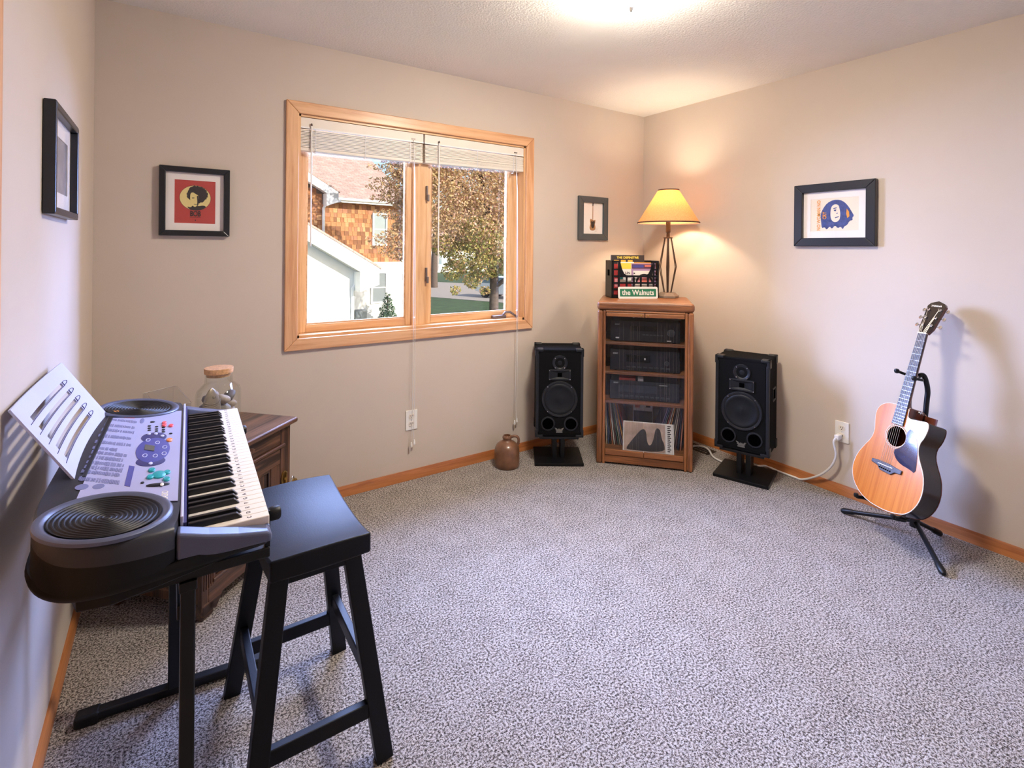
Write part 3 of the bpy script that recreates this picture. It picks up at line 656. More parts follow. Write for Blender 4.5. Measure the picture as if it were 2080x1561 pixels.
for r in range(6):
    for k in range(-2, 3):
        a = R_(k * 32 + (16 if r % 2 else 0)); z = .112 - r * .017
        MB().tube([(.0410 * math.sin(a + b), -.0174 * math.cos(a + b), z - .009 * math.cos(b * 5.6)) for b in [R_(-16 + 5.33 * i) for i in range(7)]], .0013, 5).build('scale', 'pewter', fi)
ab = thing('acrylic_holder', 'clear acrylic slant-top holder on the chest', 'holder', (-.002, 2.500, CH), R_(33.7))
hp_ = [(-.06, 0), (.06, 0)]; th = .0025
for x in (-.062, .062 - th): MB().prism([(-.055, 0), (.055, 0), (.055, .195), (.03, .195), (-.055, .140)], x, x + th, 'x').build('side_panel', 'acrylic', ab)
MB().box(-.06, .06, -.055, -.055 + th, 0, .14).build('front_panel', 'acrylic', ab); MB().box(-.06, .06, .055 - th, .055, 0, .195).build('back_panel', 'acrylic', ab)
MB().box(-.06, .06, -.055, .055, 0, th).build('bottom_panel', 'acrylic', ab)
for pts in ([(-.061, -.055, .14), (.061, -.055, .14)], [(-.061, -.055, .14), (-.061, .03, .195), (-.061, .055, .195)], [(.061, -.055, .14), (.061, .03, .195), (.061, .055, .195)], [(-.061, .055, .195), (.061, .055, .195)]):
    MB().tube(pts, .0012, 5).build('polished_edge', 'chrome', ab)

# ------------------------------------------------------------------ stereo cabinet
SA = math.atan2(-.737, .676); SWd, SDp, SHt = .588, .50, 1.04; SO = Vector((2.287, 2.443, 0))
ST = Matrix.Translation(SO) @ Euler((0, 0, SA)).to_matrix().to_4x4()
cb = thing('stereo_cabinet', 'oak stereo cabinet with two smoked glass doors across the corner', 'cabinet', SO, SA)
MB().box(-.004, SWd + .004, -.006, SDp, SHt - .056, SHt).build('top', 'cab', cb, bevel=.020, seg=4)
for x0, x1 in ((0, .034), (SWd - .034, SWd)): MB().box(x0, x1, .0, SDp, 0, SHt - .057).build('side_panel', 'cab_z', cb, bevel=.012, seg=3)
for x0, x1 in ((.036, .052), (SWd - .052, SWd - .036)): MB().box(x0, x1, .006, .030, .0, SHt - .060).build('face_stile', 'cab_z', cb, bevel=.003)
MB().box(.052, SWd - .052, .006, .028, SHt - .069, SHt - .057).build('face_rail', 'cab', cb, bevel=.003)
MB().box(.052, SWd - .052, .006, .030, .012, .058).build('face_rail', 'cab', cb, bevel=.003)
MB().box(.034, SWd - .034, SDp - .012, SDp - .004, .02, SHt - .06).build('back_panel', 'cab_z', cb)
MB().box(.034, SWd - .034, .030, SDp - .012, .058, .082).build('bottom_shelf', 'cab', cb)
SH = (.775, .585, .397)
for z in SH: MB().box(.034, SWd - .034, .045, SDp - .012, z - .018, z).build('shelf', 'cab', cb, bevel=.003)
mid = SWd / 2
for x0, x1, hx in ((.055, mid - .0015, mid - .02), (mid + .0015, SWd - .055, mid + .02)):
    dd = MB().box(x0, x1, .008, .012, .062, SHt - .071).build('glass_door', 'smoke', cb)
    MB().box(x0, x1, .000, .016, .062, .096).build('door_rail', 'cab', dd, bevel=.003); MB().box(x0, x1, .000, .016, SHt - .096, SHt - .071).build('door_rail', 'cab', dd, bevel=.003)
    ps = [.085, .108, .150, .160, .170, .195, .207] if x0 < .1 else [.075, .098, .120, .132, .150, .172, .192]
    for k, p in enumerate(ps): MB().box(x0 + p, x0 + p + .0008, .0072, .008, .10, SHt - .115 - .02 * (k % 3)).build('pinstripe', 'lever', dd)
    MB().lathe([(0, 0), (.005, 0), (.006, .008), (0, .010)], 10, TR(hx, .0, SHt - .084, PI / 2)).build('door_pull', 'brass', dd, smooth=40)
def comp(name, lab, z, h, deep_, builder, cat='stereo unit'):
    o = thing(name, lab, cat); o.matrix_world = ST @ TR(.082, .075, z)
    W = .425; MB().box(0, W, .004, deep_, .008, h).build('case', 'compdark', o, bevel=.002)
    MB().box(-.004, W + .004, .0, .006, .006, h).build('faceplate', 'compface', o, bevel=.0015)
    for x in (.03, W - .03):
        for y in (.03, deep_ - .03): MB().lathe([(0, 0), (.012, 0), (.012, .009), (0, .009)], 12, TR(x, y, 0)).build('foot', 'black', o)
    builder(o, W, h); return o
M['compdark'] = pbr('unit_case', S(12, 14, 18), .5, 0, 0, 6, 0, 200, .3); M['compface'] = pbr('unit_face', S(26, 29, 36), .4, 0, 0, 6, 0, 200, .3); M['compglass'] = pbr('unit_display', S(10, 14, 18), .1)
M['knob'] = pbr('unit_knob', S(56, 60, 66), .35, .3); M['silver'] = pbr('silver_print', S(196, 196, 196), .5)
def btn(o, x, z, w, h, m='knob', nm='button'): MB().box(x, x + w, -.004, .001, z, z + h).build(nm, m, o, bevel=.001)
def knob(o, x, z, r): MB().lathe([(0, 0), (r, 0), (r * .94, .014), (0, .015)], 22, TR(x, .0, z, PI / 2)).build('volume_knob', 'knob', o, smooth=40)
def b1(o, W, h):
    btn(o, .12, h * .55, .17, .03, 'compglass', 'display'); knob(o, W - .05, h * .5, .024)
    for k in range(6): btn(o, .20 + k * .022, h * .34, .016, .006)
    btn(o, .03, h * .15, .022, .008, 'silver'); btn(o, W - .075, h * .10, .026, .006, 'silver'); text('maker_name', 'SONY', .011, 'silver', o, TR(.04, -.001, h * .82) @ FACE)
def b2(o, W, h):
    btn(o, .10, h * .45, .15, .045, 'compglass', 'display'); btn(o, .21, h * .55, .012, .014, 'silver'); knob(o, W - .075, h * .45, .015)
    for k in range(8): btn(o, .10 + k * .035, h * .18, .026, .008)
    text('maker_name', 'SONY', .012, 'silver', o, TR(.03, -.001, h * .80) @ FACE)
def b3(o, W, h):
    btn(o, .05, h * .42, .32, .05, 'compglass', 'display')
    for k in range(10): btn(o, .06 + k * .032, h * .18, .022, .010)
    text('maker_name', 'SONY', .012, 'silver', o, TR(.035, -.001, h * .88) @ FACE); btn(o, W - .12, h * .86, .05, .003, 'silver')
comp('stereo_receiver', 'black stereo receiver on the top shelf of the cabinet', SH[0], .135, .30, b1)
comp('disc_player', 'black disc player on the second shelf of the cabinet', SH[1], .140, .30, b2)
comp('tape_deck', 'black tape deck on the third shelf of the cabinet', SH[2], .125, .30, b3)
for k, (x, w, c, lab) in enumerate(((.135, .105, 'redprint', 'red-spined cassette case lying on the tape deck'), (.255, .034, 'paper', 'white-spined cassette case lying on the tape deck'))):
    o = MB().box(0, w, 0, .065, 0, .016).build('cassette_case', c, bevel=.001); o.matrix_world = ST @ TR(x, .085, SH[2] + .1255); tag(o, lab, 'cassette')
pp_ = MB(); pp_.add([(.22, 0, .024), (.52, 0, .012), (.52, .12, .004), (.22, .12, .002), (.28, 0, .026), (.28, .12, .020)], [(0, 4, 5, 3), (4, 1, 2, 5)]); po = pp_.build('paper_sheet', 'paper'); po.matrix_world = ST @ TR(.0, .066, SH[0] + .1395)
po.modifiers.new('thick', 'SOLIDIFY').thickness = .0006; tag(po, 'sheet of white paper lying on the stereo receiver', 'paper')
spine = [S(210, 196, 170), S(70, 84, 120), S(40, 38, 40), S(190, 120, 90), S(230, 226, 216), S(96, 60, 56), S(60, 90, 80), S(180, 170, 150), S(120, 110, 140), S(214, 150, 80), S(36, 48, 78), S(160, 70, 64)]
names = ['tan', 'slate blue', 'black', 'terracotta', 'white', 'maroon', 'dark green', 'khaki', 'mauve', 'orange', 'navy', 'brick red']
lpm = [pbr('sleeve_' + n.replace(' ', '_'), c, .6, 0, .2, 30) for n, c in zip(names, spine)]
base = MB().box(0, .0055, 0, .315, 0, .300).mesh('record_sleeve'); seen = {}
def lp(x, y, z, lean, ci, side):
    if ci not in seen: me = base.copy(); me.materials.clear(); me.materials.append(lpm[ci]); seen[ci] = me
    o = bpy.data.objects.new('record_sleeve', seen[ci]); COL.objects.link(o); o.matrix_world = ST @ TR(x, y, z, 0, lean, R_(random.uniform(-.12, .12)))
    tag(o, f'{names[ci]} record sleeve leaning in the {side} stack behind the cabinet doors', 'record', f'records in the {side} stack')
for k in range(12):
    ln = -R_(3 + k * 1.15); lp(.045 + k * .0093 - math.sin(ln) * 0 + .30 * math.sin(-ln), .10, .0835, ln, k % 12, 'outward-leaning window-side') if 0 else lp(.045 + .30 * math.sin(R_(2 + k * 1.1)) * 1.0 + k * .0068, .125, .083, -R_(2 + k * 1.1), k % 12, 'window-side')
for k in range(1, 13):
    a = R_(9 + (12 - k) * 1.1) if 0 else R_(4 + (12 - k) * 1.35)
    lp(SWd - .046 - .30 * math.sin(a) - (12 - k) * .0085, .125, .083, a, (k * 5 + 3) % 12, 'guitar-side')
al = thing('album_sleeve', 'large album sleeve with a sepia cover leaning at the front of the cabinet', 'record'); al.matrix_world = ST @ TR(.165, .036, .0835, R_(-24))
MB().box(0, .315, 0, .004, 0, .185).build('sleeve', 'paper', al); M['sepia'] = pbr('sepia_print', S(190, 164, 148), .7, 0, .35, 14)
MB().box(.006, .262, -.0008, 0, .006, .179).build('cover_print', 'sepia', al)
MB().prism(smoothpoly([(.02, .02), (.05, .06), (.08, .10), (.12, .145), (.145, .135), (.150, .06), (.17, .04), (.19, .08), (.20, .14), (.215, .158), (.235, .14), (.24, .09), (.258, .06), (.258, .01), (.03, .008)], 2), -.0014, -.0008, 'y').build('cover_shape', 'inkdark', al)
for k in range(14): MB().box(.276, .292 + .006 * (k % 2), -.0014, -.0, .016 + k * .0116, .0225 + k * .0116).build('cover_lettering', 'inkdark', al)
sl = thing('small_sleeve', 'pale printed sleeve standing at the back between the record stacks', 'record'); sl.matrix_world = ST @ TR(.225, .30, .083, R_(-6))
MB().box(0, .13, 0, .003, .0, .27).build('sleeve', 'paper', sl); MB().box(.012, .045, -.0006, 0, .20, .24).build('cover_print', 'redprint', sl); MB().box(.085, .115, -.0006, 0, .205, .24).build('cover_print', 'inkdark', sl)
MB().box(.004, .126, -.0006, 0, .01, .18).build('cover_print', 'inkdark', sl)

# ------------------------------------------------------------------ loudspeakers on low stands
def speaker(lab, slab, fc, ax):
    ang = math.atan2(ax[1], ax[0]); W, D, H = .300, .235, .555
    s_ = thing('speaker_stand', slab, 'stand', (fc[0], fc[1], 0), ang)
    MB().box(-.155, .155, -.03, .245, .0, .020).build('base_plate', 'blackm', s_, bevel=.003)
    for q0, q1 in ((-.040, -.010), (.012, .042)): MB().box(q0, q1, .055, .135, .02, .160).build('column', 'blackm', s_, bevel=.004)
    MB().box(-.125, .125, .0, .225, .160, .176).build('top_plate', 'blackm', s_, bevel=.003)
    b = thing('loudspeaker', lab, 'speaker', (fc[0], fc[1], .1765), ang)
    MB().box(-W / 2, W / 2, .0, D, 0, H).build('cabinet', 'spk', b, bevel=.010, seg=3)
    MB().box(-W / 2 + .022, W / 2 - .022, -.001, .004, .022, H - .022).build('baffle', 'spkface', b)
    for x0, x1 in ((-W / 2, -W / 2 + .018), (W / 2 - .018, W / 2)): MB().box(x0 - .001 * (x0 < 0), x1 + .001 * (x1 > 0), -.003, .012, .03, H - .03).build('edge_trim', 'spkring', b, bevel=.004)
    for sx in (-1, 1):
        for z in (0, H):
            sz = 1 if z == 0 else -1
            for y0, y1 in ((-.005, .045), (D - .045, D + .004)):
                c = MB()
                c.box(*sorted((sx * (W / 2 + .004), sx * (W / 2 - .046))), y0, y1, *sorted((z - sz * .004, z + sz * .013)))
                c.box(*sorted((sx * (W / 2 + .004), sx * (W / 2 - .013))), y0, y1, *sorted((z - sz * .004, z + sz * .046)))
                c.build('corner_guard', 'spkring', b, bevel=.004)
    def driver(nm, x, z, prof, mat, parent=b, n=44): return MB().lathe(prof, n, TR(x, -.001, z, PI / 2), caps='ring' not in nm).build(nm, mat, parent, smooth=45)
    driver('tweeter_ring', 0, .470, [(.0, -.012), (.022, -.010), (.034, .003), (.047, .005), (.050, .001), (.050, 0)], 'spkring')
    driver('tweeter_cone', 0, .470, [(0, .001), (.012, .0015), (.020, -.003), (.0235, -.003), (.024, -.008), (0, -.008)], 'cone')
    h_ = MB().frame(-.070, .070, .360, .428, .010, -.006, .001).build('horn_frame', 'spkring', b, bevel=.002)
    hm = MB(); hm.add([(-.06, -.003, .37), (.06, -.003, .37), (.06, -.003, .418), (-.06, -.003, .418), (-.014, .03, .38), (.014, .03, .38), (.014, .03, .408), (-.014, .03, .408)], [(0, 1, 5, 4), (1, 2, 6, 5), (2, 3, 7, 6), (3, 0, 4, 7), (4, 5, 6, 7)])
    hm.v = [(x, y - .0036 if y < 0 else -.0012, z) for x, y, z in hm.v]; hm.build('horn_throat', 'cone', h_)
    MB().box(-.014, .014, -.0030, -.0016, .381, .407).build('horn_mouth', 'hole', h_)
    driver('woofer_ring', 0, .240, [(.095, 0), (.104, .006), (.112, .006), (.116, .002), (.116, 0)], 'spkring')
    driver('woofer_cone', 0, .240, [(0, .004), (.022, .003), (.030, .000), (.078, .004), (.084, .008), (.092, .007), (.098, .003), (.098, -.002), (0, -.002)], 'cone')
    for sx in (-1, 1):
        driver('port_ring', sx * .073, .083, [(.034, -.001), (.036, .004), (.043, .004), (.046, .001), (.046, 0)], 'spkring', n=32)
        driver('port_hole', sx * .073, .083, [(0, .0022), (.0362, .0022), (.0362, 0), (0, 0)], 'hole', n=28)
    for x, z in [(sx * .075, .240 + sz * .078) for sx in (-1, 1) for sz in (-1, 1)] + [(sx * .065, zz) for sx in (-1, 1) for zz in (.366, .422)] + [(sx * .03, .470 + sz * .03) for sx in (-1, 1) for sz in (-1, 1)]:
        MB().lathe([(.0032, 0), (.0028, .0025), (0, .003)], 8, TR(x, -.006, z, PI / 2)).build('screw', 'chrome', b)
    wg = [(-.030, .058), (-.016, .055), (-.010, .046), (-.004, .054), (.0, .047), (.004, .054), (.010, .046), (.016, .055), (.030, .058), (.020, .047), (.024, .045), (.014, .036), (-.014, .036), (-.024, .045), (-.020, .047)]
    MB().prism(wg, -.004, -.001, 'y').build('winged_badge', 'badge', b); MB().box(-.020, .020, -.004, -.001, .027, .034).build('badge_bar', 'badge', b)
    MB().frame(D * .35, D * .72, .30, .38, .010, 0, .006).build('side_handle', 'spkring', b, bevel=.003).matrix_local = Matrix.Translation((W / 2 + .006, 0, 0)) @ Euler((0, 0, PI / 2)).to_matrix().to_4x4()
    MB().box(W / 2 + .0005, W / 2 + .0015, D * .38, D * .69, .31, .37).build('handle_recess', 'hole', b)
M['badge'] = pbr('badge_silver', S(120, 118, 112), .4, .4)
speaker('black loudspeaker between the stoneware jug and the stereo cabinet', 'low black stand under the loudspeaker beside the jug', (2.070, 2.553), (.83, -.557))
speaker('black loudspeaker between the stereo cabinet and the guitar wall outlet', 'low black stand under the loudspeaker beside the guitar wall', (2.836, 1.786), (.335, -.942))

# ------------------------------------------------------------------ stoneware jug
jg = thing('stoneware_jug', 'brown glazed stoneware jug with a looped handle on the carpet', 'jug', (1.782, 2.717, 0), R_(-33))
MB().lathe([(0, 0), (.074, 0), (.0795, .006), (.080, .03), (.079, .09), (.076, .115), (.066, .135), (.048, .150), (.032, .158), (.026, .166), (.027, .172), (.030, .176), (.030, .182), (.027, .190), (.024, .192), (.020, .192), (.019, .165), (0, .165)], 44).build('body', 'jug', jg, smooth=60)
MB().lathe([(0, .176), (.0195, .176), (.0195, .178), (0, .178)], 24).build('mouth', 'jugd', jg)
MB().tube(spline([(.026, 0, .182), (.045, 0, .187), (.064, 0, .182), (.073, 0, .165), (.070, 0, .140), (.062, 0, .128)], 5), .0085, 10).build('handle', 'jug', jg, smooth=60)

# ------------------------------------------------------------------ table lamp
lx, ly = 2.893, 2.387; lp_ = thing('table_lamp', 'lit table lamp with wire cage stem and parchment shade', 'lamp', (lx, ly, SHt), R_(20))
MB().lathe([(0, 0), (.078, 0), (.078, .016), (.070, .020), (.052, .036), (0, .036)], 6).build('base', 'stonebase', lp_, bevel=.003)
MB().tube([(0, 0, .036), (0, 0, .455)], .007, 10).build('stem', 'iron', lp_, smooth=60)
for k in range(6):
    a = 2 * PI * k / 6 + R_(12); c, s_ = math.cos(a), math.sin(a)
    MB().tube([(.026 * c, .026 * s_, .036), (.062 * c, .062 * s_, .215), (.024 * c, .024 * s_, .415)], .0034, 8).build('cage_wire', 'iron', lp_)
MB().lathe([(0, .412), (.031, .412), (.031, .420), (.012, .422), (.011, .452), (.016, .454), (.016, .528), (0, .528)], 20).build('socket', 'iron', lp_, smooth=40)
prof = [(.209, .521), (.071, .748)]
def shade(nm, mat, off): return MB().lathe([(prof[0][0] - off, prof[0][1]), (prof[1][0] - off, prof[1][1]), (prof[1][0] - off - .0012, prof[1][1]), (prof[0][0] - off - .0012, prof[0][1]), (prof[0][0] - off, prof[0][1])], 48)
s1 = shade('shade', 'shade', 0); so = s1.build('shade', 'shade', lp_, smooth=40)
for r, z in prof: MB().lathe([(r + .001, z - .004), (r + .0025, z), (r + .001, z + .005), (r - .003, z + .004), (r - .003, z - .004), (r + .001, z - .004)], 48).build('shade_trim', 'shadetrim', so, smooth=40)
fo = MB().prism(smoothpoly([(-.004, 0), (.004, 0), (.005, .012), (.003, .02), (.004, .03), (0, .042), (-.004, .03), (-.003, .02), (-.005, .012)], 1), -.001, .001, 'y').build('shade_motif', 'inkdark', so)
fo.matrix_local = Euler((0, 0, R_(-63))).to_matrix().to_4x4() @ TR(.2015, 0, .535) @ Euler((0, R_(-31.5), 0)).to_matrix().to_4x4() @ Euler((0, 0, PI / 2)).to_matrix().to_4x4()
MB().tube([(0, 0, .748), (0, 0, .757)], .005, 8).build('finial', 'brass', lp_); 
for k in range(3):
    a = 2 * PI * k / 3; MB().tube([(0, 0, .745), (.069 * math.cos(a), .069 * math.sin(a), .745)], .0016, 6).build('shade_spider', 'brass', lp_)
MB().tube([(0, 0, .50), (.035, 0, .53), (.04, 0, .62), (.035, 0, .70), (0, 0, .745), (-.035, 0, .70), (-.04, 0, .62), (-.035, 0, .53), (0, 0, .50)], .0016, 6).build('harp', 'brass', lp_)
M['bulb'] = emit('lit_bulb', (1, .82, .55, 1), 8); MB().lathe([(0, .529), (.013, .529), (.014, .555), (.026, .58), (.027, .60), (.018, .62), (0, .628)], 20).build('bulb', 'bulb', lp_, smooth=60)
ld = bpy.data.lights.new('lamp_glow', 'POINT'); ld.energy = LAMP_W; ld.color = (1, .84, .62); ld.shadow_soft_size = .035
lo = bpy.data.objects.new('lamp_glow', ld); COL.objects.link(lo); lo.location = (lx, ly, SHt + .68)

# ------------------------------------------------------------------ crate of magazines, street sign
KA2 = math.atan2(-.157, .294); CO = Vector((2.505, 2.541, SHt)); CT = Matrix.Translation(CO) @ Euler((0, 0, KA2)).to_matrix().to_4x4(); CWd, CDp, CHt = .333, .15, .256
cr_ = thing('mesh_crate', 'black plastic open-grid crate holding magazines on the cabinet', 'crate', CO, KA2)
MB().box(0, CWd, 0, CDp, 0, .006).build('bottom', 'black', cr_)
fr_ = MB(); cols = [0, .022, .053, .066, .098, .111, .148, .160, .192, .204, .240, .252, .288, .300, .322, CWd]
for x0, x1, zt_ in [(0, .016, CHt), (.045, .058, .245), (.100, .112, .150), (.150, .162, .150), (.200, .212, .150), (.250, .262, .150), (.290, .300, .245), (.320, CWd, CHt)]: fr_.box(x0, x1, 0, .005, 0, zt_)
for z0, z1 in ((0, .02), (.056, .068), (.098, .110), (.142, .156)): fr_.box(0, CWd, 0, .005, z0, z1)
for z0, z1 in ((.190, .200), (.244, CHt)): fr_.box(0, .062, 0, .005, z0, z1).box(CWd - .050, CWd, 0, .005, z0, z1)
fr_.prism([(.058, CHt), (.072, .20), (.088, .168), (.112, .152), (.062, .150), (.050, .2)], 0, .005, 'y'); fr_.prism([(CWd - .050, CHt), (CWd - .058, .20), (CWd - .074, .168), (CWd - .10, .152), (CWd - .05, .150), (CWd - .04, .2)], 0, .005, 'y')
fr_.build('front_grid', 'black', cr_)
bg = MB().box(0, CWd, CDp - .005, CDp, 0, CHt).build('back_wall', 'black', cr_)
for x in (0, CWd - .005):
    MB().box(x, x + .005, 0, CDp, 0, .150).box(x, x + .005, 0, CDp, .192, CHt).box(x, x + .005, 0, .05, .15, .192).box(x, x + .005, .10, CDp, .15, .192).build('end_wall', 'black', cr_)
def mag(name, lab, y, x0, x1, h, mat, deco, lean=-4, cat='magazine', th=.006):
    o = thing(name, lab, cat); o.matrix_world = CT @ TR(x0, y, .0062, R_(lean))
    MB().box(0, x1 - x0, 0, th, 0, h).build('pages', 'paper', o); MB().box(-.0005, x1 - x0 + .0005, -.001, 0, -.0, h + .0005).build('cover', mat, o); deco(o, x1 - x0, h); return o
def rect(o, x0, x1, z0, z1, m, nm='cover_block', k=1): MB().box(x0, x1, -.001 - .0006 * k, -.001, z0, z1).build(nm, m, o)
for n_, c in (('lilac', S(172, 140, 178)), ('yellow', S(240, 214, 80)), ('coral', S(232, 128, 110)), ('pink', S(226, 150, 160)), ('plum', S(96, 60, 84)), ('charcoal', S(48, 42, 44)), ('amber', S(226, 170, 60)), ('crimson', S(170, 50, 52))): M['mg_' + n_] = pbr('cover_' + n_, c, .45, 0, .06)
def dA(o, w, h):
    rect(o, .004, w - .004, h * .84, h * .97, 'mg_plum'); rect(o, .01, w * .5, h * .87, h * .95, 'purple', k=2); rect(o, w * .55, w * .95, h * .9, h * .95, 'mg_coral', k=2)
    rect(o, .012, w - .012, h * .30, h * .78, 'paper'); MB().prism(circle(w * .52, h * .42, w * .36, 28, None, 0, PI), -.0025, -.001, 'y').build('cover_arch', 'inkdark', o); MB().prism(circle(w * .52, h * .42, w * .28, 28, None, 0, PI), -.0031, -.001, 'y').build('cover_arch', 'mg_pink', o)
    MB().prism(circle(w * .52, h * .44, w * .13, 20, None, 0, PI), -.0037, -.001, 'y').build('cover_arch', 'mg_coral', o)
    for k in range(5): rect(o, .014, .024, h * (.36 + .08 * k), h * (.40 + .08 * k), 'inkdark', k=2)
    rect(o, .012, w - .012, .02, h * .26, 'mg_coral')
def dB(o, w, h): rect(o, .004, w - .004, h * .80, h * .97, 'mg_yellow'); text('cover_title', 'LIN', .024, 'inkdark', o, TR(w * .6, -.0016, h * .68) @ FACE); text('cover_title', 'LIN', .024, 'inkdark', o, TR(w * .6, -.0016, h * .58) @ FACE); rect(o, .006, w * .3, h * .5, h * .75, 'teal'); rect(o, .004, w - .004, .02, h * .4, 'mg_crimson')
def dC(o, w, h): rect(o, 0.004, w - .004, h * .1, h * .7, 'mg_crimson'); rect(o, .03, w - .03, h * .3, h * .55, 'mg_pink', k=2)
def dD(o, w, h): text('cover_title', 'THE DEFINITIVE', .0225, 'mg_yellow', o, TR(w * .5, -.0016, h - .018) @ FACE); [rect(o, .02 + k * .05, .055 + k * .05, h - .048, h - .034, 'mg_amber') for k in range(3)]
mag('magazine', 'lilac magazine with an arched design at the front of the crate', .022, .150, .322, .232, 'mg_lilac', dA)
mag('magazine', 'white and yellow magazine in the crate behind the lilac one', .044, .062, .175, .240, 'paper', dB)
mag('magazine', 'crimson magazine at the end of the crate', .060, .012, .130, .225, 'mg_crimson', dC)
mag('magazine', 'amber magazine in the middle of the crate', .078, .130, .310, .236, 'mg_amber', dC)
mag('songbook', 'thick dark songbook sticking out above the crate', .100, .030, .270, .287, 'mg_charcoal', dD, -4, 'book', .022)
sg = thing('street_sign', 'small green street sign leaning on the crate', 'sign'); sg.matrix_world = CT @ TR(.038, -.034, .0, R_(-7))
MB().prism(rrect(0, .276, 0, .080, .010), 0, .004, 'y').build('sign_border', 'white', sg); MB().prism(rrect(.012, .264, .014, .066, .003), -.0008, 0, 'y').build('sign_field', 'green_sign', sg)
text('sign_lettering', 'the Walnuts', .050, 'white', sg, TR(.138, -.0012, .040) @ FACE, .0004, 'CENTER', .90)

# ------------------------------------------------------------------ framed pictures
def picture(name, lab, loc, rot, w, h, fw, dep, fm, mw, art, cat='picture'):
    t = thing(name, lab, cat, loc, rot)
    MB().frame(-w / 2, w / 2, -h / 2, h / 2, fw, -dep, -.001).build('frame', fm, t, bevel=.003)
    MB().box(-w / 2 + fw * .7, w / 2 - fw * .7, -.006, -.002, -h / 2 + fw * .7, h / 2 - fw * .7).build('backing', 'matboard', t)
    if mw: MB().frame(-w / 2 + fw - .002, w / 2 - fw + .002, -h / 2 + fw - .002, h / 2 - fw + .002, mw + .002, -.0085, -.006).build('mat', 'matboard', t)
    art(t, w / 2 - fw - mw, h / 2 - fw - mw)
    MB().box(-w / 2 + fw - .002, w / 2 - fw + .002, -.0115, -.0105, -h / 2 + fw - .002, h / 2 - fw + .002).build('glass', 'picglass', t); return t
def lay(t, nm, poly, mat, k): MB().prism(poly, -.0062 - .0003 * k, -.006, 'y').build(nm, mat, t)
def artA(t, a, b):
    lay(t, 'print', [(-a, -b), (a, -b), (a, b), (-a, b)], 'redprint', 1); lay(t, 'print_oval', circle(0, .019, .0635, 44, .0590), 'inkdark', 2); lay(t, 'print_oval', circle(0, .019, .0622, 44, .0577), 'creamprint', 3)
    rn = random.Random(5); hair = [(.008 + (.042 + rn.uniform(-.003, .003)) * math.cos(2 * PI * k / 52), .036 + (.040 + rn.uniform(-.003, .003)) * math.sin(2 * PI * k / 52)) for k in range(52)]
    lay(t, 'print_figure', hair, 'inkdark', 4); lay(t, 'print_figure', smoothpoly([(-.034, -.022), (-.018, -.027), (-.010, -.016), (.012, -.020), (.034, -.014), (.046, -.022), (.026, -.037), (0, -.0405), (-.022, -.036)], 1), 'inkdark', 5)
    lay(t, 'print_figure', smoothpoly([(-.020, .040), (-.010, .046), (.004, .036), (.014, .030), (.013, .008), (.010, -.012), (.002, -.024), (-.008, -.022), (-.018, -.006), (-.021, .014)], 2), 'creamprint', 6)
    for q in ([(-.014, .020), (-.004, .021), (-.004, .017), (-.013, .016)], [(-.006, -.010), (.006, -.011), (.005, -.013), (-.006, -.012)], [(.006, .030), (.013, .028), (.013, -.012), (.006, -.022), (.008, .0)]): lay(t, 'print_figure', q, 'inkdark', 7)
    text('print_lettering', 'BOB', .036, 'inkdark', t, TR(.001, -.0084, -.0565) @ FACE, .0002, 'CENTER', .62); lay(t, 'print_rule', [(-.022, -.0735), (.022, -.0735), (.022, -.0722), (-.022, -.0722)], 'inkdark', 4)
    lay(t, 'print_rule', [(-.002, -.086), (.002, -.090), (.004, -.086), (.001, -.082)], 'inkdark', 4)
picture('framed_print', 'black-framed red print reading BOB beside the window', (.100, YW, 1.576), 0, .284, .322, .026, .026, 'frame', .034, artA)
def artB(t, a, b):
    lay(t, 'print', [(-a, -b), (a, -b), (a, b), (-a, b)], 'paper', 1)
    body = smoothpoly([(-.004, -.045), (-.020, -.032), (-.032, -.040), (-.034, -.060), (-.026, -.080), (-.036, -.100), (-.036, -.128), (-.018, -.140), (.014, -.140), (.034, -.128), (.034, -.100), (.026, -.082), (.034, -.062), (.032, -.036), (.016, -.048), (.006, -.045)], 2)
    k = .82; sh = lambda q: [(x * k, z * k + .024) for x, z in q]
    lay(t, 'print_guitar', sh(body), 'inktan', 2); lay(t, 'print_guitar', sh(smoothpoly([(-.02, -.05), (.028, -.05), (.022, -.08), (.014, -.118), (-.014, -.118), (-.02, -.08)], 2)), 'inkdark', 3)
    lay(t, 'print_neck', sh([(-.004, -.06), (.005, -.06), (.004, .085), (-.003, .085)]), 'inktan', 4); lay(t, 'print_neck', sh([(-.006, .083), (.006, .083), (.009, .125), (.003, .132), (-.002, .118)]), 'inkdark', 4)
    for i in range(3): lay(t, 'print_scribble', [(.022, -.072 - i * .011), (.058 - .008 * i, -.070 - i * .011), (.058 - .008 * i, -.0712 - i * .011), (.022, -.0735 - i * .011)], 'inktan', 2)
picture('framed_print', 'slate-framed drawing of an electric guitar near the lamp', (2.616, YW, 1.602), 0, .290, .322, .046, .022, 'framegrey', 0, artB)
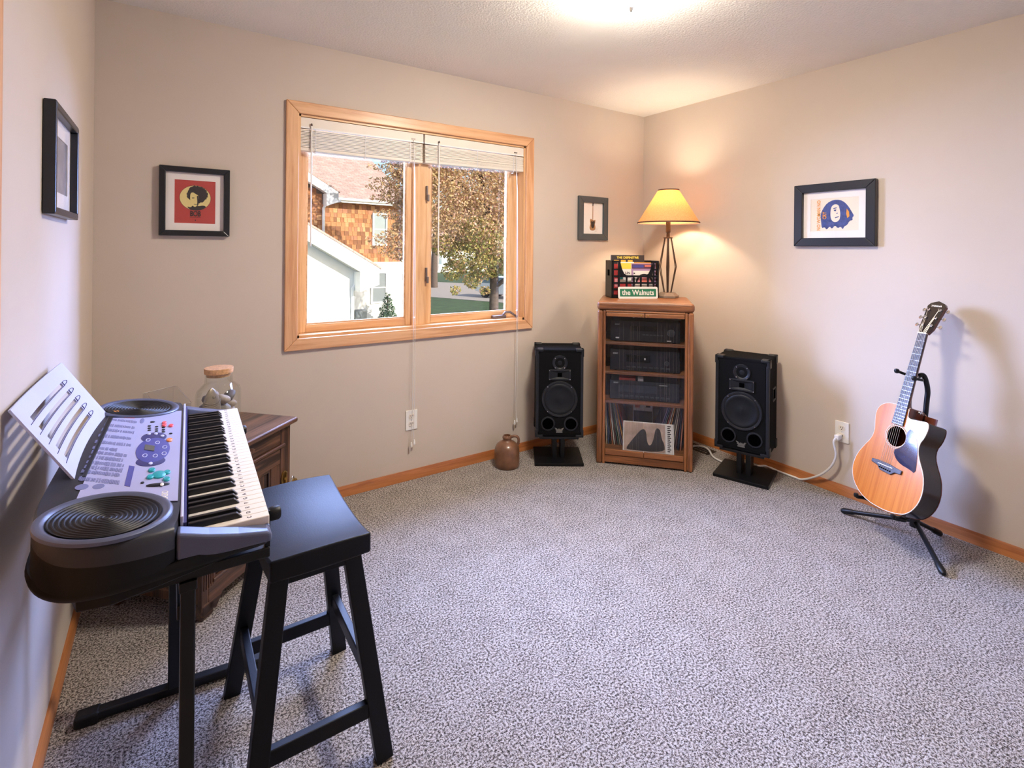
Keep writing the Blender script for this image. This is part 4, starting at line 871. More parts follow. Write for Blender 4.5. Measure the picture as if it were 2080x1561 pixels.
def artC(t, a, b):
    lay(t, 'print', [(-a, -b), (a, -b), (a, b), (-a, b)], 'beigeprint', 1)
    hair = smoothpoly([(-.070, -.040), (-.074, .0), (-.062, .034), (-.038, .068), (-.004, .084), (.030, .082), (.056, .066), (.076, .040), (.092, .010), (.104, -.012), (.094, -.022), (.098, -.036), (.080, -.040), (.070, -.062), (.054, -.070), (.046, -.088), (.036, -.070), (.020, -.080), (.006, -.062), (-.012, -.084), (-.022, -.066), (-.040, -.088), (-.050, -.070), (-.066, -.078)], 1)
    lay(t, 'print_figure', hair, 'inkblue', 2); lay(t, 'print_figure', smoothpoly([(-.012, .052), (.012, .060), (.032, .042), (.040, .018), (.036, -.012), (.024, -.040), (.0, -.046), (-.018, -.026), (-.020, .02)], 2), 'beigeprint', 3)
    lay(t, 'print_figure', smoothpoly([(.022, .06), (.05, .05), (.05, -.03), (.026, -.045), (.034, -.01), (.032, .02)], 2), 'inkblue', 4); lay(t, 'print_streak', [(.066, .030), (.078, .012), (.080, -.014), (.070, -.024), (.064, .0)], 'inkorange', 4)
    for q in ([(-.004, .036), (.014, .040), (.014, .035), (-.003, .031)], [(-.002, .026), (.012, .028), (.010, .018), (.0, .020)], [(.010, .004), (.020, .010), (.018, .002)], [(.004, -.018), (.026, -.010), (.024, -.016), (.008, -.022)]): lay(t, 'print_figure', q, 'inkblue', 5)
    text('print_lettering', 'NO WOMAN NO', .0275, 'inkorange', t, TR(-.082, -.0078, -.002) @ FACE @ Euler((0, 0, PI / 2)).to_matrix().to_4x4(), .0002, 'CENTER', .82)
    text('print_lettering', 'CRY', .0275, 'inkorange', t, TR(-.050, -.0082, -.004) @ FACE @ Euler((0, 0, PI / 2)).to_matrix().to_4x4(), .0002, 'CENTER', .82)
picture('framed_print', 'wide black-framed blue and orange print above the wall outlet', (XR, 1.429, 1.583), -PI / 2, .432, .364, .048, .030, 'frame', .040, artC)
def artD(t, a, b): lay(t, 'print', [(-a, -b), (a, -b), (a, b), (-a, b)], 'greyphoto', 1)
picture('framed_photo', 'black-framed grey photograph on the wall above the keyboard', (XL, 1.985, 1.598), PI / 2, .405, .300, .020, .028, 'frame', .050, artD)

# ------------------------------------------------------------------ outlets, power cord, floor register
def outlet(lab, loc, rot):
    t = thing('wall_outlet', lab, 'outlet', loc, rot); MB().prism(rrect(-.036, .036, -.058, .058, .004), -.006, 0, 'y').build('cover_plate', 'white', t, bevel=.002)
    for z in (.022, -.022):
        MB().prism(smoothpoly(rrect(-.017, .017, z - .014, z + .014, .008), 1), -.0085, -.006, 'y').build('socket_face', 'cream', t)
        for x in (-.006, .006): MB().box(x - .0012, x + .0012, -.0092, -.0084, z - .001, z + .008).build('slot', 'hole', t)
        MB().lathe([(0, 0), (.0025, 0), (.0025, .0006), (0, .0006)], 10, TR(0, -.0085, z - .007, PI / 2)).build('slot', 'hole', t)
    MB().lathe([(0, 0), (.003, 0), (.0025, .001), (0, .0012)], 10, TR(0, -.006, 0, PI / 2)).build('screw', 'chrome', t)
outlet('white duplex wall outlet under the window', (1.198, YW, .352), 0); outlet('white duplex wall outlet with a plug in it', (XR, 1.378, .354), -PI / 2)
pc = thing('power_cord', 'white power cord running from the outlet behind the loudspeaker', 'cord', (XR - .03, 1.385, .33))
def rel(p): return Vector(p) - Vector((XR - .03, 1.385, .33))
MB().box(-.022, .020, -.012, .014, -.014, .012).build('plug', 'cord', pc, bevel=.005)
path = [(XR - .052, 1.388, .326), (XR - .06, 1.395, .30), tuple(onx(1698, 925, XR - .05)), tuple(onx(1688, 948, XR - .045)), tuple(onx(1664, 966, XR - .04)), tuple(onfloor(1640, 970, .012)), tuple(onfloor(1615, 968, .008)), tuple(onfloor(1585, 955, .008)), tuple(onfloor(1558, 944, .008)), (2.99, 1.87, .008), (2.985, 2.06, .008), (3.05, 2.16, .02), (3.08, 2.25, .008), (2.96, 2.31, .008)]
path = [(min(p[0], XR - .02), p[1], max(p[2], .007)) for p in path]
MB().tube([rel(p) for p in spline(path, 6)], .0062, 8).build('cable', 'cord', pc, smooth=60)
M['vent'] = pbr('brown_register', S(60, 48, 40), .5, .3)
fv = thing('floor_register', 'dark metal floor register between the cabinet and the loudspeaker', 'vent', (3.055, 2.245, 0), 0)
MB().frame(-.05, .05, -.11, .11, .012, -.004, 0).build('register_frame', 'vent', fv).matrix_local = Euler((-PI / 2, 0, 0)).to_matrix().to_4x4() @ Matrix.Scale(1, 4)
for k in range(9): MB().box(-.038, .038, -.093 + k * .021, -.083 + k * .021, 0, .004).build('louvre', 'vent', fv)

# ------------------------------------------------------------------ acoustic guitar
GP = Vector((2.8128, 1.0295, .3631)); ga, gb, gc = R_(-113.9), R_(-18.46), R_(-.85)
GM = (Matrix.Rotation(ga, 4, 'Z') @ Matrix.Rotation(gb, 4, 'X') @ Matrix.Rotation(gc, 4, 'Y')); GT = Matrix.Translation(GP) @ GM
gt = thing('acoustic_guitar', 'amber-topped cutaway acoustic guitar resting on its stand', 'guitar'); gt.matrix_world = GT
outl = [(-.030, .291), (-.048, .290), (-.082, .285), (-.112, .266), (-.125, .240), (-.126, .212), (-.118, .177), (-.108, .136), (-.114, .096), (-.142, .047), (-.165, 0), (-.173, -.053), (-.166, -.094), (-.143, -.134), (-.095, -.171), (-.041, -.188), (.007, -.190), (.047, -.189), (.088, -.181), (.122, -.170), (.14, -.159), (.163, -.133), (.181, -.091),
        (.186, -.041), (.177, .008), (.164, .040), (.141, .075), (.122, .111), (.118, .149), (.133, .185), (.139, .226), (.134, .249), (.119, .252), (.090, .247), (.054, .243), (.039, .245), (.032, .256), (.032, .291)]
def arcres(p, n=2):
    q = [(a, b) for a, b in p]
    for _ in range(n):
        r = []
        for i in range(len(q)):
            a, b = q[i], q[(i + 1) % len(q)]; r += [(a[0] * .75 + b[0] * .25, a[1] * .75 + b[1] * .25), (a[0] * .25 + b[0] * .75, a[1] * .25 + b[1] * .75)]
        q = r
    return q
ol = arcres(outl, 1); DB = .098
sd = MB(); n = len(ol); sd.prism(ol, 0, DB, 'y', caps=(0, 1)); sd.build('back_and_sides', 'rosewood', gt, smooth=40)
bm = bmesh.new(); hole = circle(.006, .146, .047, 40)
for loop in (ol, hole):
    vs = [bm.verts.new((a, 0, b)) for a, b in loop]
    for i in range(len(vs)): bm.edges.new((vs[i], vs[(i + 1) % len(vs)]))
bmesh.ops.triangle_fill(bm, use_beauty=True, use_dissolve=False, edges=bm.edges[:])
for f in [f for f in bm.faces if math.hypot(f.calc_center_median().x - .006, f.calc_center_median().z - .146) < .040]: bm.faces.remove(f)
ret = bmesh.ops.extrude_face_region(bm, geom=bm.faces[:])
for v in [v for v in ret['geom'] if isinstance(v, bmesh.types.BMVert)]: v.co.y -= .003
bmesh.ops.recalc_face_normals(bm, faces=bm.faces[:]); me = bpy.data.meshes.new('soundboard'); bm.to_mesh(me); bm.free(); put('soundboard', me, 'spruce', gt)
for yy, mt, r in ((-.0015, 'bone', .0018), (.001, 'mahog', .0016), (DB, 'mahog', .0020)): MB().tube([(a, yy, b) for a, b in ol] + [(ol[0][0], yy, ol[0][1])], r, 6).build('binding', mt, gt, smooth=60)
for r0, r1, mt in ((.0485, .0500, 'bone'), (.0505, .0555, 'inktan'), (.056, .057, 'bone')):
    a = MB(); p0, p1 = circle(.006, .146, r0, 44), circle(.006, .146, r1, 44)
    for i in range(44): q = (i + 1) % 44; a.prism([p0[i], p0[q], p1[q], p1[i]], -.0034, -.003, 'y')
    a.build('rosette', mt, gt)
MB().box(-.09, .09, DB - .004, DB - .002, .05, .28).build('inner_back', 'mahog', gt)
pg = arcres([(.137, .019), (.106, .028), (.062, .033), (.036, .047), (.019, .066), (.014, .086), (.036, .100), (.052, .122), (.056, .146), (.050, .175), (.065, .206), (.095, .175), (.114, .143), (.128, .08)], 1)
MB().prism(pg, -.0046, -.003, 'y').build('pickguard', 'tort', gt)
br = [(-.077, .008), (-.076, -.007), (-.045, -.010), (-.026, -.028), (.030, -.030), (.048, -.014), (.078, -.010), (.080, .008), (.048, .010), (.012, .015), (-.045, .013)]
bo = MB().prism(br, -.010, -.003, 'y').build('bridge', 'ebony', gt, bevel=.002); MB().bar((-.038, -.0115, -.001), (.038, -.0115, .0015), .003, .006, (0, 1, 0)).build('saddle', 'bone', bo)
for k in range(6): MB().lathe([(.0032, 0), (.0030, .003), (0, .004)], 10, TR(-.027 + k * .0108, -.010, -.016, PI / 2)).build('bridge_pin', 'hole', bo)
fbp = [(-.028, .200), (.028, .200), (.0215, .650), (-.0215, .650)]
fb = MB().prism(fbp, -.010, -.003, 'y').build('fretboard', 'ebony', gt, bevel=.001)
for k in range(1, 21):
    a = .65 * 2 ** (-k / 12)
    if a > .204: w_ = .0215 + (.65 - a) / .434 * .0065; MB().box(-w_, w_, -.0112, -.0098, a - .0006, a + .0006).build('fret', 'steel', fb)
for k in (3, 5, 7, 9, 12, 15):
    a = .65 * (2 ** (-k / 12) + 2 ** (-(k - 1) / 12)) / 2; MB().lathe([(0, 0), (.0025, 0), (.0025, .0004), (0, .0004)], 10, TR(0, -.0100, a, PI / 2)).build('inlay_dot', 'bone', fb)
nk = MB(); rings = []
for a, w_, dpt in ((.285, .028, .050), (.30, .0275, .034), (.33, .027, .020), (.40, .0255, .0175), (.52, .0235, .0165), (.66, .0215, .0155)):
    rings.append([(w_ * math.cos(t), -.003 + dpt * math.sin(t), a) for t in [PI * k / 10 for k in range(11)]])
loft(nk, rings).build('neck', 'mahog', gt, smooth=50)
MB().prism([(-.028, .225), (.036, .225), (.034, .294), (-.028, .294)], .0, .085, 'y').build('heel', 'mahog', gt, bevel=.006)
MB().box(-.0215, .0215, -.0125, -.003, .6495, .6545).build('nut', 'bone', gt)
HT = TR(0, -.004, .652, R_(-13))
hd = [(-.0215, 0), (.0215, 0), (.034, .030), (.037, .080), (.044, .150), (.034, .165), (.0, .178), (-.034, .165), (-.044, .150), (-.037, .080), (-.034, .030)]
h_ = MB().prism(hd, 0, .015, 'y', HT).build('headstock', 'mahog', gt, bevel=.002); MB().prism([(a * .985, b) for a, b in hd], -.0015, 0, 'y', HT).build('head_veneer', 'rosewood', h_)
text('maker_name', 'YAMAHA', .0125, 'bone', h_, HT @ TR(0, -.0018, .150) @ FACE, .0002)
pegs = []
for sx in (-1, 1):
    for k in range(3):
        z = .045 + k * .042; pegs.append((sx, z)); x = sx * (.022 + .003 * k)
        pk = MB().lathe([(.006, 0), (.0065, .002), (.003, .003), (.003, .012), (0, .0125)], 12, HT @ TR(x, -.0015, z, PI / 2)).build('tuning_post', 'chrome', h_, smooth=40)
        MB().tube([HT @ Vector((sx * .035, .008, z)), HT @ Vector((sx * .052, .008, z))], .0025, 8).build('peg_shaft', 'chrome', pk)
        MB().lathe([(0, -.003), (.009, -.002), (.0095, .002), (0, .003)], 14, HT @ TR(sx * .058, .008, z, 0, 0, 0) @ Matrix.Diagonal((.8, 1, 1, 1)) @ Euler((PI / 2, 0, 0)).to_matrix().to_4x4()).build('peg_button', 'chrome', pk, smooth=50)
for k in range(6):
    sx = -1 if k < 3 else 1; kk = k if k < 3 else 5 - k; z = .045 + kk * .042; pt = HT @ Vector((sx * (.022 + .003 * kk), -.009, z))
    MB().tube([(-.027 + k * .0108, -.011, -.014), (-.027 + k * .0108, -.0152, 0), (-.0175 + k * .007, -.0132, .652), pt], .00075 if k < 3 else .0006, 5).build('string', 'steel', gt)
MB().lathe([(.007, 0), (.004, .004), (.004, .008), (.008, .011), (0, .013)], 12, TR(.036, .05, .285, 0, PI / 2, 0)).build('strap_button', 'chrome', gt, smooth=40)

# ------------------------------------------------------------------ guitar stand
HUB = Vector((2.955, .968, .095)); gs = thing('guitar_stand', 'black tubular tripod stand under the acoustic guitar', 'stand', (HUB.x, HUB.y, 0))
def rl(p): return Vector(p) - Vector((HUB.x, HUB.y, 0))
for fx, fy in ((2.942, 1.275), (2.735, .795), (3.105, .915)):
    f = Vector((fx, fy, .013)); dirv = (f - HUB).normalized()
    lg = MB().tube([rl(HUB), rl(HUB + (f - HUB) * .25 + Vector((0, 0, .0))), rl(f)], .0105, 12).build('leg', 'blackm', gs, smooth=50)
    MB().tube([rl(f - dirv * .055), rl(f - dirv * .045), rl(f - dirv * .005), rl(f + dirv * .008)], [.0115, .0135, .0145, .008], 12).build('rubber_foot', 'black', gs, smooth=50)
MB().lathe([(0, -.03), (.02, -.028), (.022, .03), (.016, .045), (0, .045)], 18, TR(0, 0, HUB.z)).build('hub', 'black', gs, smooth=40)
top = deep(1884, 800, (Vector((3.02, .93, .6)) - CAM).dot(FW)); low_ = HUB
yk = GT @ Vector((.0, .030, .435))
pts = [low_, low_.lerp(top, .5), low_.lerp(top, .92), top + Vector((0, 0, .02)), top.lerp(yk, .35) + Vector((0, 0, .060)), yk + Vector((.01, 0, .012))]
MB().tube([rl(p) for p in spline(pts, 6)], .011, 12).build('post', 'blackm', gs, smooth=50)
yl = GT @ Vector((-.062, -.022, .445)); yr = GT @ Vector((.034, -.024, .43)); ym1 = GT @ Vector((-.034, .026, .44)); ym2 = GT @ Vector((.034, .022, .435))
MB().tube([rl(p) for p in spline([yl, GT @ Vector((-.045, .012, .442)), ym1, yk, ym2, yr], 4)], .0065, 10).build('neck_yoke', 'black', gs, smooth=50)
for p in (yl, yr): MB().lathe([(0, -.012), (.009, -.009), (.012, 0), (.009, .009), (0, .012)], 14, Matrix.Translation(rl(p))).build('yoke_cap', 'black', gs, smooth=50)
for bx, az in ((-.095, -.176), (.105, -.180)):
    a = GT @ Vector((bx * .5, .085, az - .022)); b = GT @ Vector((bx, .045, az - .014)); c = GT @ Vector((bx, -.008, az - .018)); d_ = GT @ Vector((bx, -.020, az - .012))
    MB().tube([rl(p) for p in spline([HUB + Vector((0, 0, .02)), a, b, c, d_], 5)], .0085, 10).build('cradle_arm', 'black', gs, smooth=50)
    MB().lathe([(0, -.011), (.009, -.008), (.011, 0), (.009, .008), (0, .011)], 14, Matrix.Translation(rl(d_))).build('cradle_cap', 'black', gs, smooth=50)

# ------------------------------------------------------------------ outdoors
GZ = EYE - 3.2
M['grass'] = pbr('lawn_grass', S(66, 88, 50), .9, 0, .35, 3, .6, 60)
M['road'] = pbr('pale_asphalt', S(176, 164, 154), .9, 0, .08, 8)
M['siding'] = pbr('white_siding', S(236, 234, 228), .7); M['fascia'] = pbr('white_fascia', S(240, 240, 238), .5); M['soffit'] = pbr('soffit_grey', S(206, 204, 200), .7)
M['trunk'] = pbr('tree_bark', S(92, 78, 68), .9, 0, .3, 12, .8, 30); M['winglass'] = pbr('house_glass', S(120, 140, 150), .08, 0, .1, 2, 0, 200, .8); M['screen'] = pbr('window_screen', S(120, 128, 130), .6)
def roofm():
    m, n, l, b = nt('roof_shingles'); v = coords(n, l, (1, 1, 1)); t = n.new('ShaderNodeTexBrick'); t.inputs['Scale'].default_value = 1.0
    t.inputs['Color1'].default_value = S(204, 176, 164); t.inputs['Color2'].default_value = S(186, 156, 144); t.inputs['Mortar'].default_value = S(150, 122, 112)
    t.inputs['Mortar Size'].default_value = .008; t.inputs['Brick Width'].default_value = .33; t.inputs['Row Height'].default_value = .13
    l.new(v, t.inputs[0]); f = noise(n, l, v, 5, 4); mx = n.new('ShaderNodeMix'); mx.data_type = 'RGBA'; mx.blend_type = 'MULTIPLY'; mx.inputs[0].default_value = .5
    l.new(t.outputs[0], mx.inputs[6]); l.new(ramp(n, l, f, [(.3, (.6, .58, .58, 1)), (.7, (1.15, 1.1, 1.08, 1))]), mx.inputs[7]); l.new(mx.outputs[2], b.inputs['Base Color']); b.inputs['Roughness'].default_value = .95; return m
M['roof'] = roofm()
def shm(i, c): return pbr(f'cedar_shingle_{i}', c, .8, 0, .18, 14)
cedar = [shm(i, c) for i, c in enumerate((S(178, 124, 80), S(156, 102, 62), S(194, 146, 100), S(134, 88, 56), S(168, 114, 82)))]
lawn = MB().box(-60, 90, YW + 1.0, 34, GZ - .2, GZ).build('ground_lawn', 'grass'); tag(lawn, 'mown green lawn outside the window', 'lawn', kind='structure')
A_, B_ = onfloor(860, 603, GZ), onfloor(1035, 617, GZ); C_, D_ = onfloor(860, 578, GZ), onfloor(1035, 572, GZ)
rdir = (B_ - A_).normalized(); rd = [A_ - rdir * 40, B_ + rdir * 60, D_ + rdir * 70, C_ - rdir * 40]
MB().prism([(p.x, p.y) for p in rd], GZ + .004, GZ + .03, 'z').build('street', 'road'); tag(bpy.data.objects['street'], 'pale sunlit street beyond the lawn', 'street', kind='structure')
gfar = MB().box(-80, 160, 34, 200, GZ - .25, GZ - .002).build('ground_far', 'grass'); tag(gfar, 'far grass verge across the street', 'lawn', kind='structure')

HP0 = Vector((4.85, 20.7, 0)); HA = math.atan2(.124, .992); HTm = Matrix.Translation(HP0) @ Euler((0, 0, HA)).to_matrix().to_4x4(); HTi = HTm.inverted()
hs = thing('neighbour_house', 'neighbouring house with cedar shingles, white siding and brown roof', 'house', (HP0.x, HP0.y, 0), HA)
def hl(u, v, b=0.0):                                      # pixel -> house-local x, z on the vertical plane b metres in front of the main wall
    d = (HTi.to_3x3() @ ray(u, v)); o = HTi @ CAM; t = (-b - o.y) / d.y; p = o + d * t; return p.x, p.z
xe = hl(814, 480)[0]; z_g = hl(720, 408)[1]; z_s = hl(700, 533)[1]
MB().box(-9, xe, 0, .2, GZ, z_s).build('lower_wall', 'siding', hs); MB().box(-9, xe, .0, .2, z_s, z_g + .3).build('upper_wall', 'trunk', hs)
MB().box(-.05, xe, -.03, .01, z_s - .06, z_s).build('belt_trim', 'fascia', hs)
MB().box(xe - .03, xe + .2, .2, 8, GZ, z_g).build('end_wall', 'siding', hs)
ridge_y = 4.2; o = HTi @ CAM; dv = HTi.to_3x3() @ ray(640, 306); tt = (ridge_y - o.y) / dv.y; z_r = (o + dv * tt).z; ov = .45; zl_ = z_g - .02
rl_ = math.hypot(ridge_y + ov, z_r - zl_); ra = math.atan2(z_r - zl_, ridge_y + ov)
rf = MB().box(-9, xe + .35, 0, rl_, 0, .08).build('main_roof', 'roof', hs); rf.matrix_local = TR(0, -ov, zl_, ra)
rb = MB().box(-9, xe + .35, -rl_, 0, 0, .08).build('rear_roof', 'roof', hs); rb.matrix_local = TR(0, 2 * ridge_y + ov, zl_, -ra)
MB().box(-.3, xe + .35, -ov - .02, -ov + .02, zl_ - .12, zl_ + .06).build('fascia_board', 'fascia', hs); MB().box(-.3, xe + .3, -ov, 0, zl_ - .10, zl_ - .06).build('soffit_board', 'soffit', hs)
MB().tube([(-.3, -ov - .06, zl_ + .0), (xe + .35, -ov - .06, zl_ + .0)], .06, 8).build('gutter', 'fascia', hs, smooth=60)
# upper window in the shingles, lower window in the siding
def hwin(u0, u1, v0, v1, pm, nm='window_frame'):
    x0, zt_ = hl(u0, v0); x1, zb = hl(u1, v1)
    f = MB().frame(x0 - .07, x1 + .07, zb - .07, zt_ + .07, .07, -.07, .0).build(nm, 'fascia', hs); MB().box(x0, x1, -.03, -.01, zb, zt_).build('window_pane', pm, f)
    MB().box(x0, x1, -.045, -.02, (zb + zt_) / 2 - .02, (zb + zt_) / 2 + .02).build('meeting_rail', 'fascia', f); return x0 - .08, x1 + .08, zb - .08, zt_ + .08
wA = hwin(759, 782, 436, 496, 'winglass'); wB = hwin(756, 782, 556, 612, 'screen')
# cedar shingles, one by one
shv = {}
def shingle(x, y, z, w, h, mi, wi):
    if (wi, mi) not in shv:
        m = MB().add([(0, 0, 0), (w, 0, 0), (w, -.022, 0), (0, -.022, 0), (0, 0, h), (w, 0, h), (w, -.004, h), (0, -.004, h)], [(0, 1, 2, 3), (4, 7, 6, 5), (0, 4, 5, 1), (1, 5, 6, 2), (2, 6, 7, 3), (3, 7, 4, 0)]).mesh('shingle'); m.materials.append(cedar[mi]); shv[wi, mi] = m
    put('shingle', shv[wi, mi], None, hs, T=TR(x, y, z))
wid = (.12, .15, .18, .21)
def shwall(xa, xb, za, zb, y, step, clip):
    z = za; row = 0
    while z < zb - .03:
        x = xa - random.random() * .06
        while x < xb - .05:
            wi = random.randrange(4); w_ = wid[wi]
            if clip(x + w_ / 2, z + step / 2): shingle(x, y - random.random() * .006, z, w_ - .008, step + .02, random.choice((0, 0, 1, 2, 3, 4)), wi + (10 if y < -1 else 0))
            x += w_
        z += step; row += 1
x_l = hl(655, 450)[0]; z0s = z_s
shwall(x_l - .25, xe, z0s, z_g - .10, -.005, .178, lambda x, z: not (wA[0] < x < wA[1] and wA[2] < z < wA[3]))
# upper shingled gable on the left (2 m nearer)
b2 = 2.0; xr2 = hl(657, 430, b2)[0]; xl2 = hl(560, 430, b2)[0]; zb2 = hl(640, 480, b2)[1]; ze2 = hl(659, 396, b2)[1]
sl2 = (hl(625, 352, b2)[1] - hl(680, 388, b2)[1]) / (hl(680, 388, b2)[0] - hl(625, 352, b2)[0])
def rake(b, pA, pB, thick, over, nm, wallm, xr_, xl_, zlow, depth):
    """gable end b metres in front of the wall; the sloping roof edge runs through pixels pA -> pB"""
    xa, za = hl(*pA, b + over); xb, zb_ = hl(*pB, b + over); k = (zb_ - za) / (xb - xa); f = lambda x: za + (x - xa) * k
    x0 = xl_ - .5
    MB().prism([(x0, f(x0)), (xb, f(xb)), (xb, f(xb) - thick), (x0, f(x0) - thick)], -b - over, -b - over + .04, 'y').build('rake_board', 'fascia', hs)
    MB().prism([(x0, f(x0) + .06), (xb + .05, f(xb + .05) + .06), (xb + .05, f(xb + .05)), (x0, f(x0))], -b - over - .02, -b + depth, 'y').build('gable_roof', 'roof', hs)
    MB().prism([(x0, f(x0) - thick + .06), (xb - .1, f(xb - .1) - thick + .06), (xb - .1, f(xb - .1) - thick + .03), (x0, f(x0) - thick + .03)], -b - over + .02, -b, 'y').build('gable_soffit', 'soffit', hs)
    MB().prism([(xr_, zlow), (xr_, f(xr_) - .02), (x0, f(x0) - .02), (x0, zlow)], -b, -b + .15, 'y').build('gable_wall', wallm, hs)
    MB().box(xr_ - .15, xr_, -b + .15, depth - b if depth < b else -.01, zlow, f(xr_) - .05).build('gable_return', wallm, hs)
    # boxed eave return
    MB().prism([(xr_ - .02, f(xr_) - thick), (xb, f(xb) - .02), (xb, f(xb) - thick - .05), (xr_ - .02, f(xb) - thick - .22)], -b - over, -b + .02, 'y').build('eave_return', 'fascia', hs)
    return f
f2 = rake(b2, (622, 347), (688, 390), .30, .35, 'g', 'trunk', xr2, xl2, zb2 - 1.2, 2.6)
shwall(xl2, xr2, zb2 - .5, ze2 + 1.2, -b2 - .005, .178, lambda x, z: z < f2(x) - .42)
MB().box(xl2 - .9, hl(624, 430, b2)[0], -b2 - .03, -b2, zb2 - 1, f2(xl2)).build('corner_board', 'fascia', hs)
dsx, dsz = hl(655, 410, b2)
MB().tube([(dsx + .55, -b2 - .30, dsz + .05), (dsx + .12, -b2 - .08, dsz - .05), (dsx + .02, -b2 - .06, dsz - .22), (dsx + .02, -b2 - .06, dsz - 1.6)], .05, 8).build('downspout', 'fascia', hs, smooth=50)
b3_ = 6.0; xr3 = hl(719, 600, b3_)[0]; xl3 = hl(560, 600, b3_)[0]
f3 = rake(b3_, (620, 453), (771, 545), .42, .45, 'g', 'siding', xr3, xl3, GZ, 6.2)
cx3, cz3 = hl(715, 578, b3_); ex3, ez3 = hl(765, 570, b3_)
MB().tube([(ex3, -b3_ + .1, ez3), (cx3 + .10, -b3_ - .03, cz3 + .02), (cx3, -b3_ - .05, cz3 - .10), (cx3, -b3_ - .05, GZ)], .045, 8).build('downspout', 'fascia', hs, smooth=50)
ux, uz = hl(729, 648, .6); ub = MB().box(-.25, .25, -.2, .2, 0, .75).build('utility_box', 'screen', bevel=.03); ub.matrix_world = HTm @ TR(ux, -.6, GZ); tag(ub, 'grey utility box beside the neighbouring house', 'box')

# trees
def leafmat(nm, stops):
    m, n, l, b = nt(nm); g = n.new('ShaderNodeNewGeometry'); c = ramp(n, l, g.outputs['Random Per Island'], stops); o_ = n['Material Output']
    sp_ = n.new('ShaderNodeSeparateXYZ'); l.new(g.outputs['Position'], sp_.inputs[0]); t = n.new('ShaderNodeBsdfTranslucent'); l.new(c, t.inputs[0]); l.new(c, b.inputs['Base Color']); b.inputs['Roughness'].default_value = .6
    x = n.new('ShaderNodeMixShader'); x.inputs[0].default_value = .3; l.new(b.outputs[0], x.inputs[1]); l.new(t.outputs[0], x.inputs[2]); l.new(x.outputs[0], o_.inputs[0]); return m
M['leafA'] = leafmat('autumn_leaves', [(0, S(206, 158, 142)), (.3, S(222, 184, 138)), (.55, S(226, 196, 142)), (.75, S(170, 150, 96)), (1, S(236, 204, 184))])
M['leafB'] = leafmat('olive_leaves', [(0, S(126, 132, 70)), (.4, S(160, 156, 88)), (.7, S(204, 182, 104)), (1, S(204, 150, 124))])
M['leafC'] = leafmat('evergreen_leaves', [(0, S(60, 92, 62)), (.5, S(92, 122, 92)), (1, S(150, 170, 140))])
def crown(blobs, count, size, rnd, squash=1.0):
    mb = MB(); tot = sum(r ** 2.2 for *_, r in blobs)
    for cx, cy, cz, r in blobs:
        for _ in range(int(count * r ** 2.2 / tot)):
            while True:
                p = Vector((rnd.uniform(-1, 1), rnd.uniform(-1, 1), rnd.uniform(-1, 1)))
                if .25 < p.length < 1: break
            p *= 1 / max(p.length ** .35, .2); p = p.normalized() * min(p.length, 1)
            c = Vector((cx, cy, cz)) + Vector((p.x * r, p.y * r, p.z * r * .85))
            n_ = Vector((rnd.gauss(0, 1), rnd.gauss(0, 1), rnd.gauss(.4, 1))).normalized(); a = n_.orthogonal().normalized(); q = Matrix.Rotation(rnd.random() * 6.28, 3, n_) @ a; w_ = n_.cross(q); s_ = size * rnd.uniform(.6, 1.25)
            o_ = len(mb.v); mb.v += [tuple(c - q * s_), tuple(c + w_ * s_ * .55 - n_ * s_ * .12), tuple(c + q * s_), tuple(c - w_ * s_ * .55 - n_ * s_ * .12)]; mb.f.append((o_, o_ + 1, o_ + 2)); mb.f.append((o_, o_ + 2, o_ + 3))
    return mb
def leafobj(nm, mb, mat, parent): me = bpy.data.meshes.new(nm); me.from_pydata(mb.v, [], mb.f); o_ = put(nm, me, mat, parent); o_['kind'] = 'stuff'; return o_
rnd = random.Random(3)
tp = deep(1004, 640, 15.5); T0 = Vector((tp.x, tp.y, GZ)); tr = thing('maple_tree', 'autumn maple with bronze and green leaves outside the window', 'tree', T0)
def trel(u, v, d): return deep(u, v, d) - T0
MB().tube([(0, 0, 0), trel(1003, 640, 15.5), trel(1004, 560, 15.5), trel(1000, 480, 15.4), trel(985, 400, 15.3), trel(970, 330, 15.3), trel(965, 240, 15.3)], [.19, .145, .135, .12, .09, .06, .03], 12).build('trunk', 'trunk', tr, smooth=60)
for a, b, c, r in (((1004, 585, 15.5), (1035, 560, 15.3), (1075, 500, 15.0), .08), ((1002, 520, 15.5), (960, 470, 15.2), (905, 430, 15.0), .06), ((1000, 480, 15.4), (1045, 420, 15.6), (1090, 360, 15.8), .06), ((990, 420, 15.3), (930, 370, 15.2), (850, 340, 15.0), .05), ((1003, 550, 15.4), (965, 540, 15.0), (925, 560, 14.7), .035)):
    MB().tube([trel(*a), trel(*b), trel(*c)], [r, r * .7, r * .3], 8).build('branch', 'trunk', tr, smooth=60)
SPRAY = tuple((u0 + (u1 - u0) * k / 5, v0 + (v1 - v0) * k / 5, 15.0, .30 - .038 * k) for u0, v0, u1, v1 in ((838, 335, 762, 318), (838, 350, 752, 338), (838, 375, 756, 366), (838, 395, 750, 380), (832, 405, 756, 402), (832, 440, 766, 432), (830, 470, 748, 486), (830, 495, 760, 500), (830, 330, 800, 324), (832, 360, 800, 352), (832, 420, 800, 414), (830, 455, 800, 460), (832, 520, 775, 512)) for k in range(6))
bl = [(*trel(*p[:3]), p[3]) for p in ((950, 360, 15.3, 1.15), (890, 400, 15.0, .95), (1010, 400, 15.5, 1.1), (960, 450, 15.2, 1.05), (900, 470, 14.9, .75), (1010, 480, 15.2, .8), (1060, 420, 15.6, 1.1), (850, 350, 15.0, .95), (960, 280, 15.3, 1.3), (860, 280, 15.2, 1.0), (1080, 320, 15.5, 1.3), (880, 330, 15.1, .8)) + SPRAY]
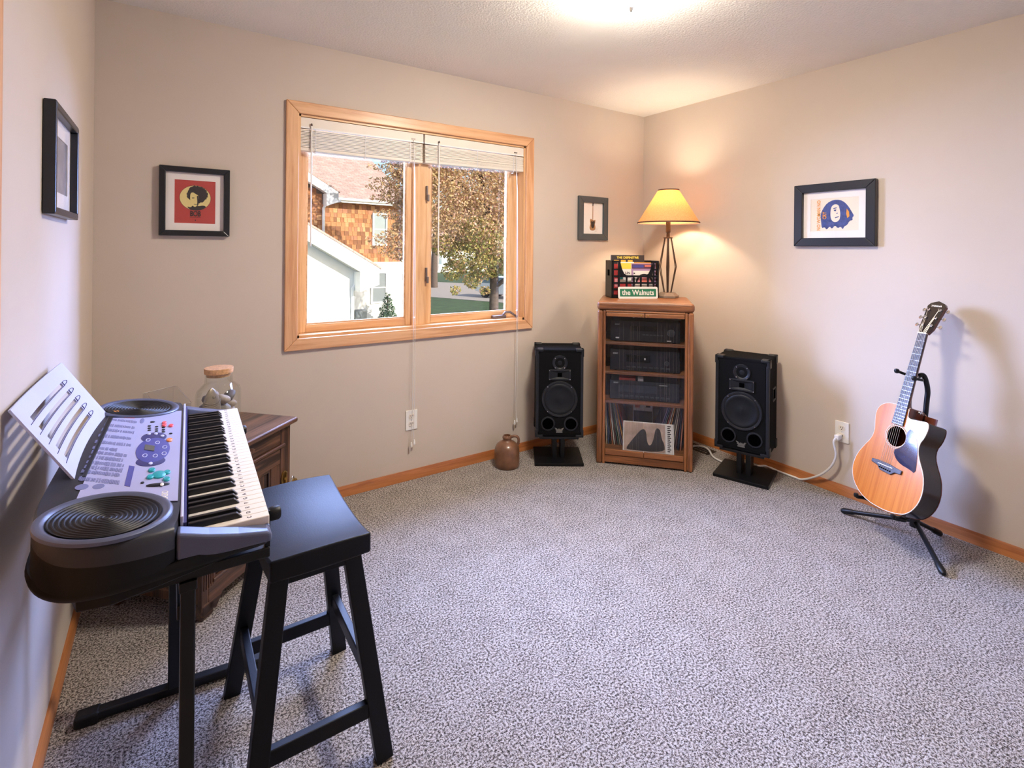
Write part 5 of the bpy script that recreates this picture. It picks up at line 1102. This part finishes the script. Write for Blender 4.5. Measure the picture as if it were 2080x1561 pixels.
bl2 = [(*trel(*p[:3]), p[3]) for p in ((950, 520, 14.9, .62), (985, 540, 15.0, .5), (920, 550, 14.8, .35), (1010, 530, 15.2, .45), (905, 500, 14.8, .4), (960, 570, 14.8, .28), (925, 590, 14.7, .16), (1050, 540, 15.0, .55), (975, 480, 15.0, .7), (985, 590, 14.8, .16))]
leafobj('foliage', crown(bl, 44000, .046, rnd), 'leafA', tr); leafobj('lower_foliage', crown(bl2, 11000, .044, rnd), 'leafB', tr)
t2p = deep(882, 560, 42); T2 = Vector((t2p.x, t2p.y, GZ)); t2 = thing('street_tree', 'distant street tree with a pale trunk across the road', 'tree', T2)
MB().tube([(0, 0, 0), (0, 0, 2.6), (.1, 0, 5), (.1, 0, 7)], [.30, .24, .2, .1], 10).build('trunk', 'trunk', t2, smooth=60)
leafobj('foliage', crown([(0, 0, 7.0, 3.0), (-1.8, 0, 6.0, 2.0), (2.2, 0, 6.2, 2.2), (0, 0, 9.5, 2.6), (4, 0, 8, 2.8)], 8000, .16, rnd), 'leafA', t2)
sh_ = HTm @ Vector((hl(787, 640, 1.2)[0], -1.2, GZ)); sb_ = thing('conifer_shrub', 'small conifer growing against the neighbouring house', 'shrub', sh_); MB().tube([(0, 0, 0), (0, 0, 1.3)], .03, 6).build('stem', 'trunk', sb_)
leafobj('foliage', crown([(0, 0, .35, .42), (0, 0, .75, .32), (0, 0, 1.1, .2), (0, 0, 1.35, .1)], 1600, .045, rnd), 'leafC', sb_)
# far white house across the street, parked car, hedge
fh = deep(905, 545, 70); fo_ = thing('far_house', 'distant white house across the street', 'house', (fh.x, fh.y, GZ), R_(10))
MB().box(-9, 9, 0, 8, 0, 3.2).build('wall', 'siding', fo_); MB().prism([(-.6, 3.2), (8.6, 3.2), (4, 6.2)], -9.6, 9.6, 'x').build('roof', 'roof', fo_)
for x in (-6, -2, 3): f = MB().frame(x, x + 1.4, 1.0, 2.4, .1, -.06, 0).build('window_frame', 'fascia', fo_); MB().box(x + .1, x + 1.3, -.04, -.01, 1.1, 2.3).build('window_pane', 'winglass', f)
cp_ = onfloor(1030, 612, GZ); car = thing('parked_car', 'white car parked on the street behind the maple trunk', 'car', (cp_.x + 1.0, cp_.y + 1.2, GZ + .03), math.atan2(rdir.y, rdir.x))
M['carp'] = pbr('white_car_paint', S(226, 228, 232), .2, 0, .02, 6, 0, 200, .6, .8)
prof_ = smoothpoly([(-2.2, .28), (2.2, .28), (2.25, .62), (2.0, .80), (1.2, .92), (.55, 1.40), (-1.2, 1.42), (-1.9, .98), (-2.25, .85)], 1)
MB().prism(prof_, -.85, .85, 'y').build('body', 'carp', car, bevel=.05); MB().prism([(1.05, .93), (.52, 1.34), (-1.15, 1.36), (-1.7, .98)], -.86, .86, 'y').build('side_glass', 'winglass', car)
for x in (-1.4, 1.4):
    for y in (-.8, .8): MB().lathe([(0, -.1), (.31, -.1), (.33, 0), (.31, .1), (0, .1)], 20, TR(x, y, .33, PI / 2)).build('wheel', 'black', car, smooth=40)
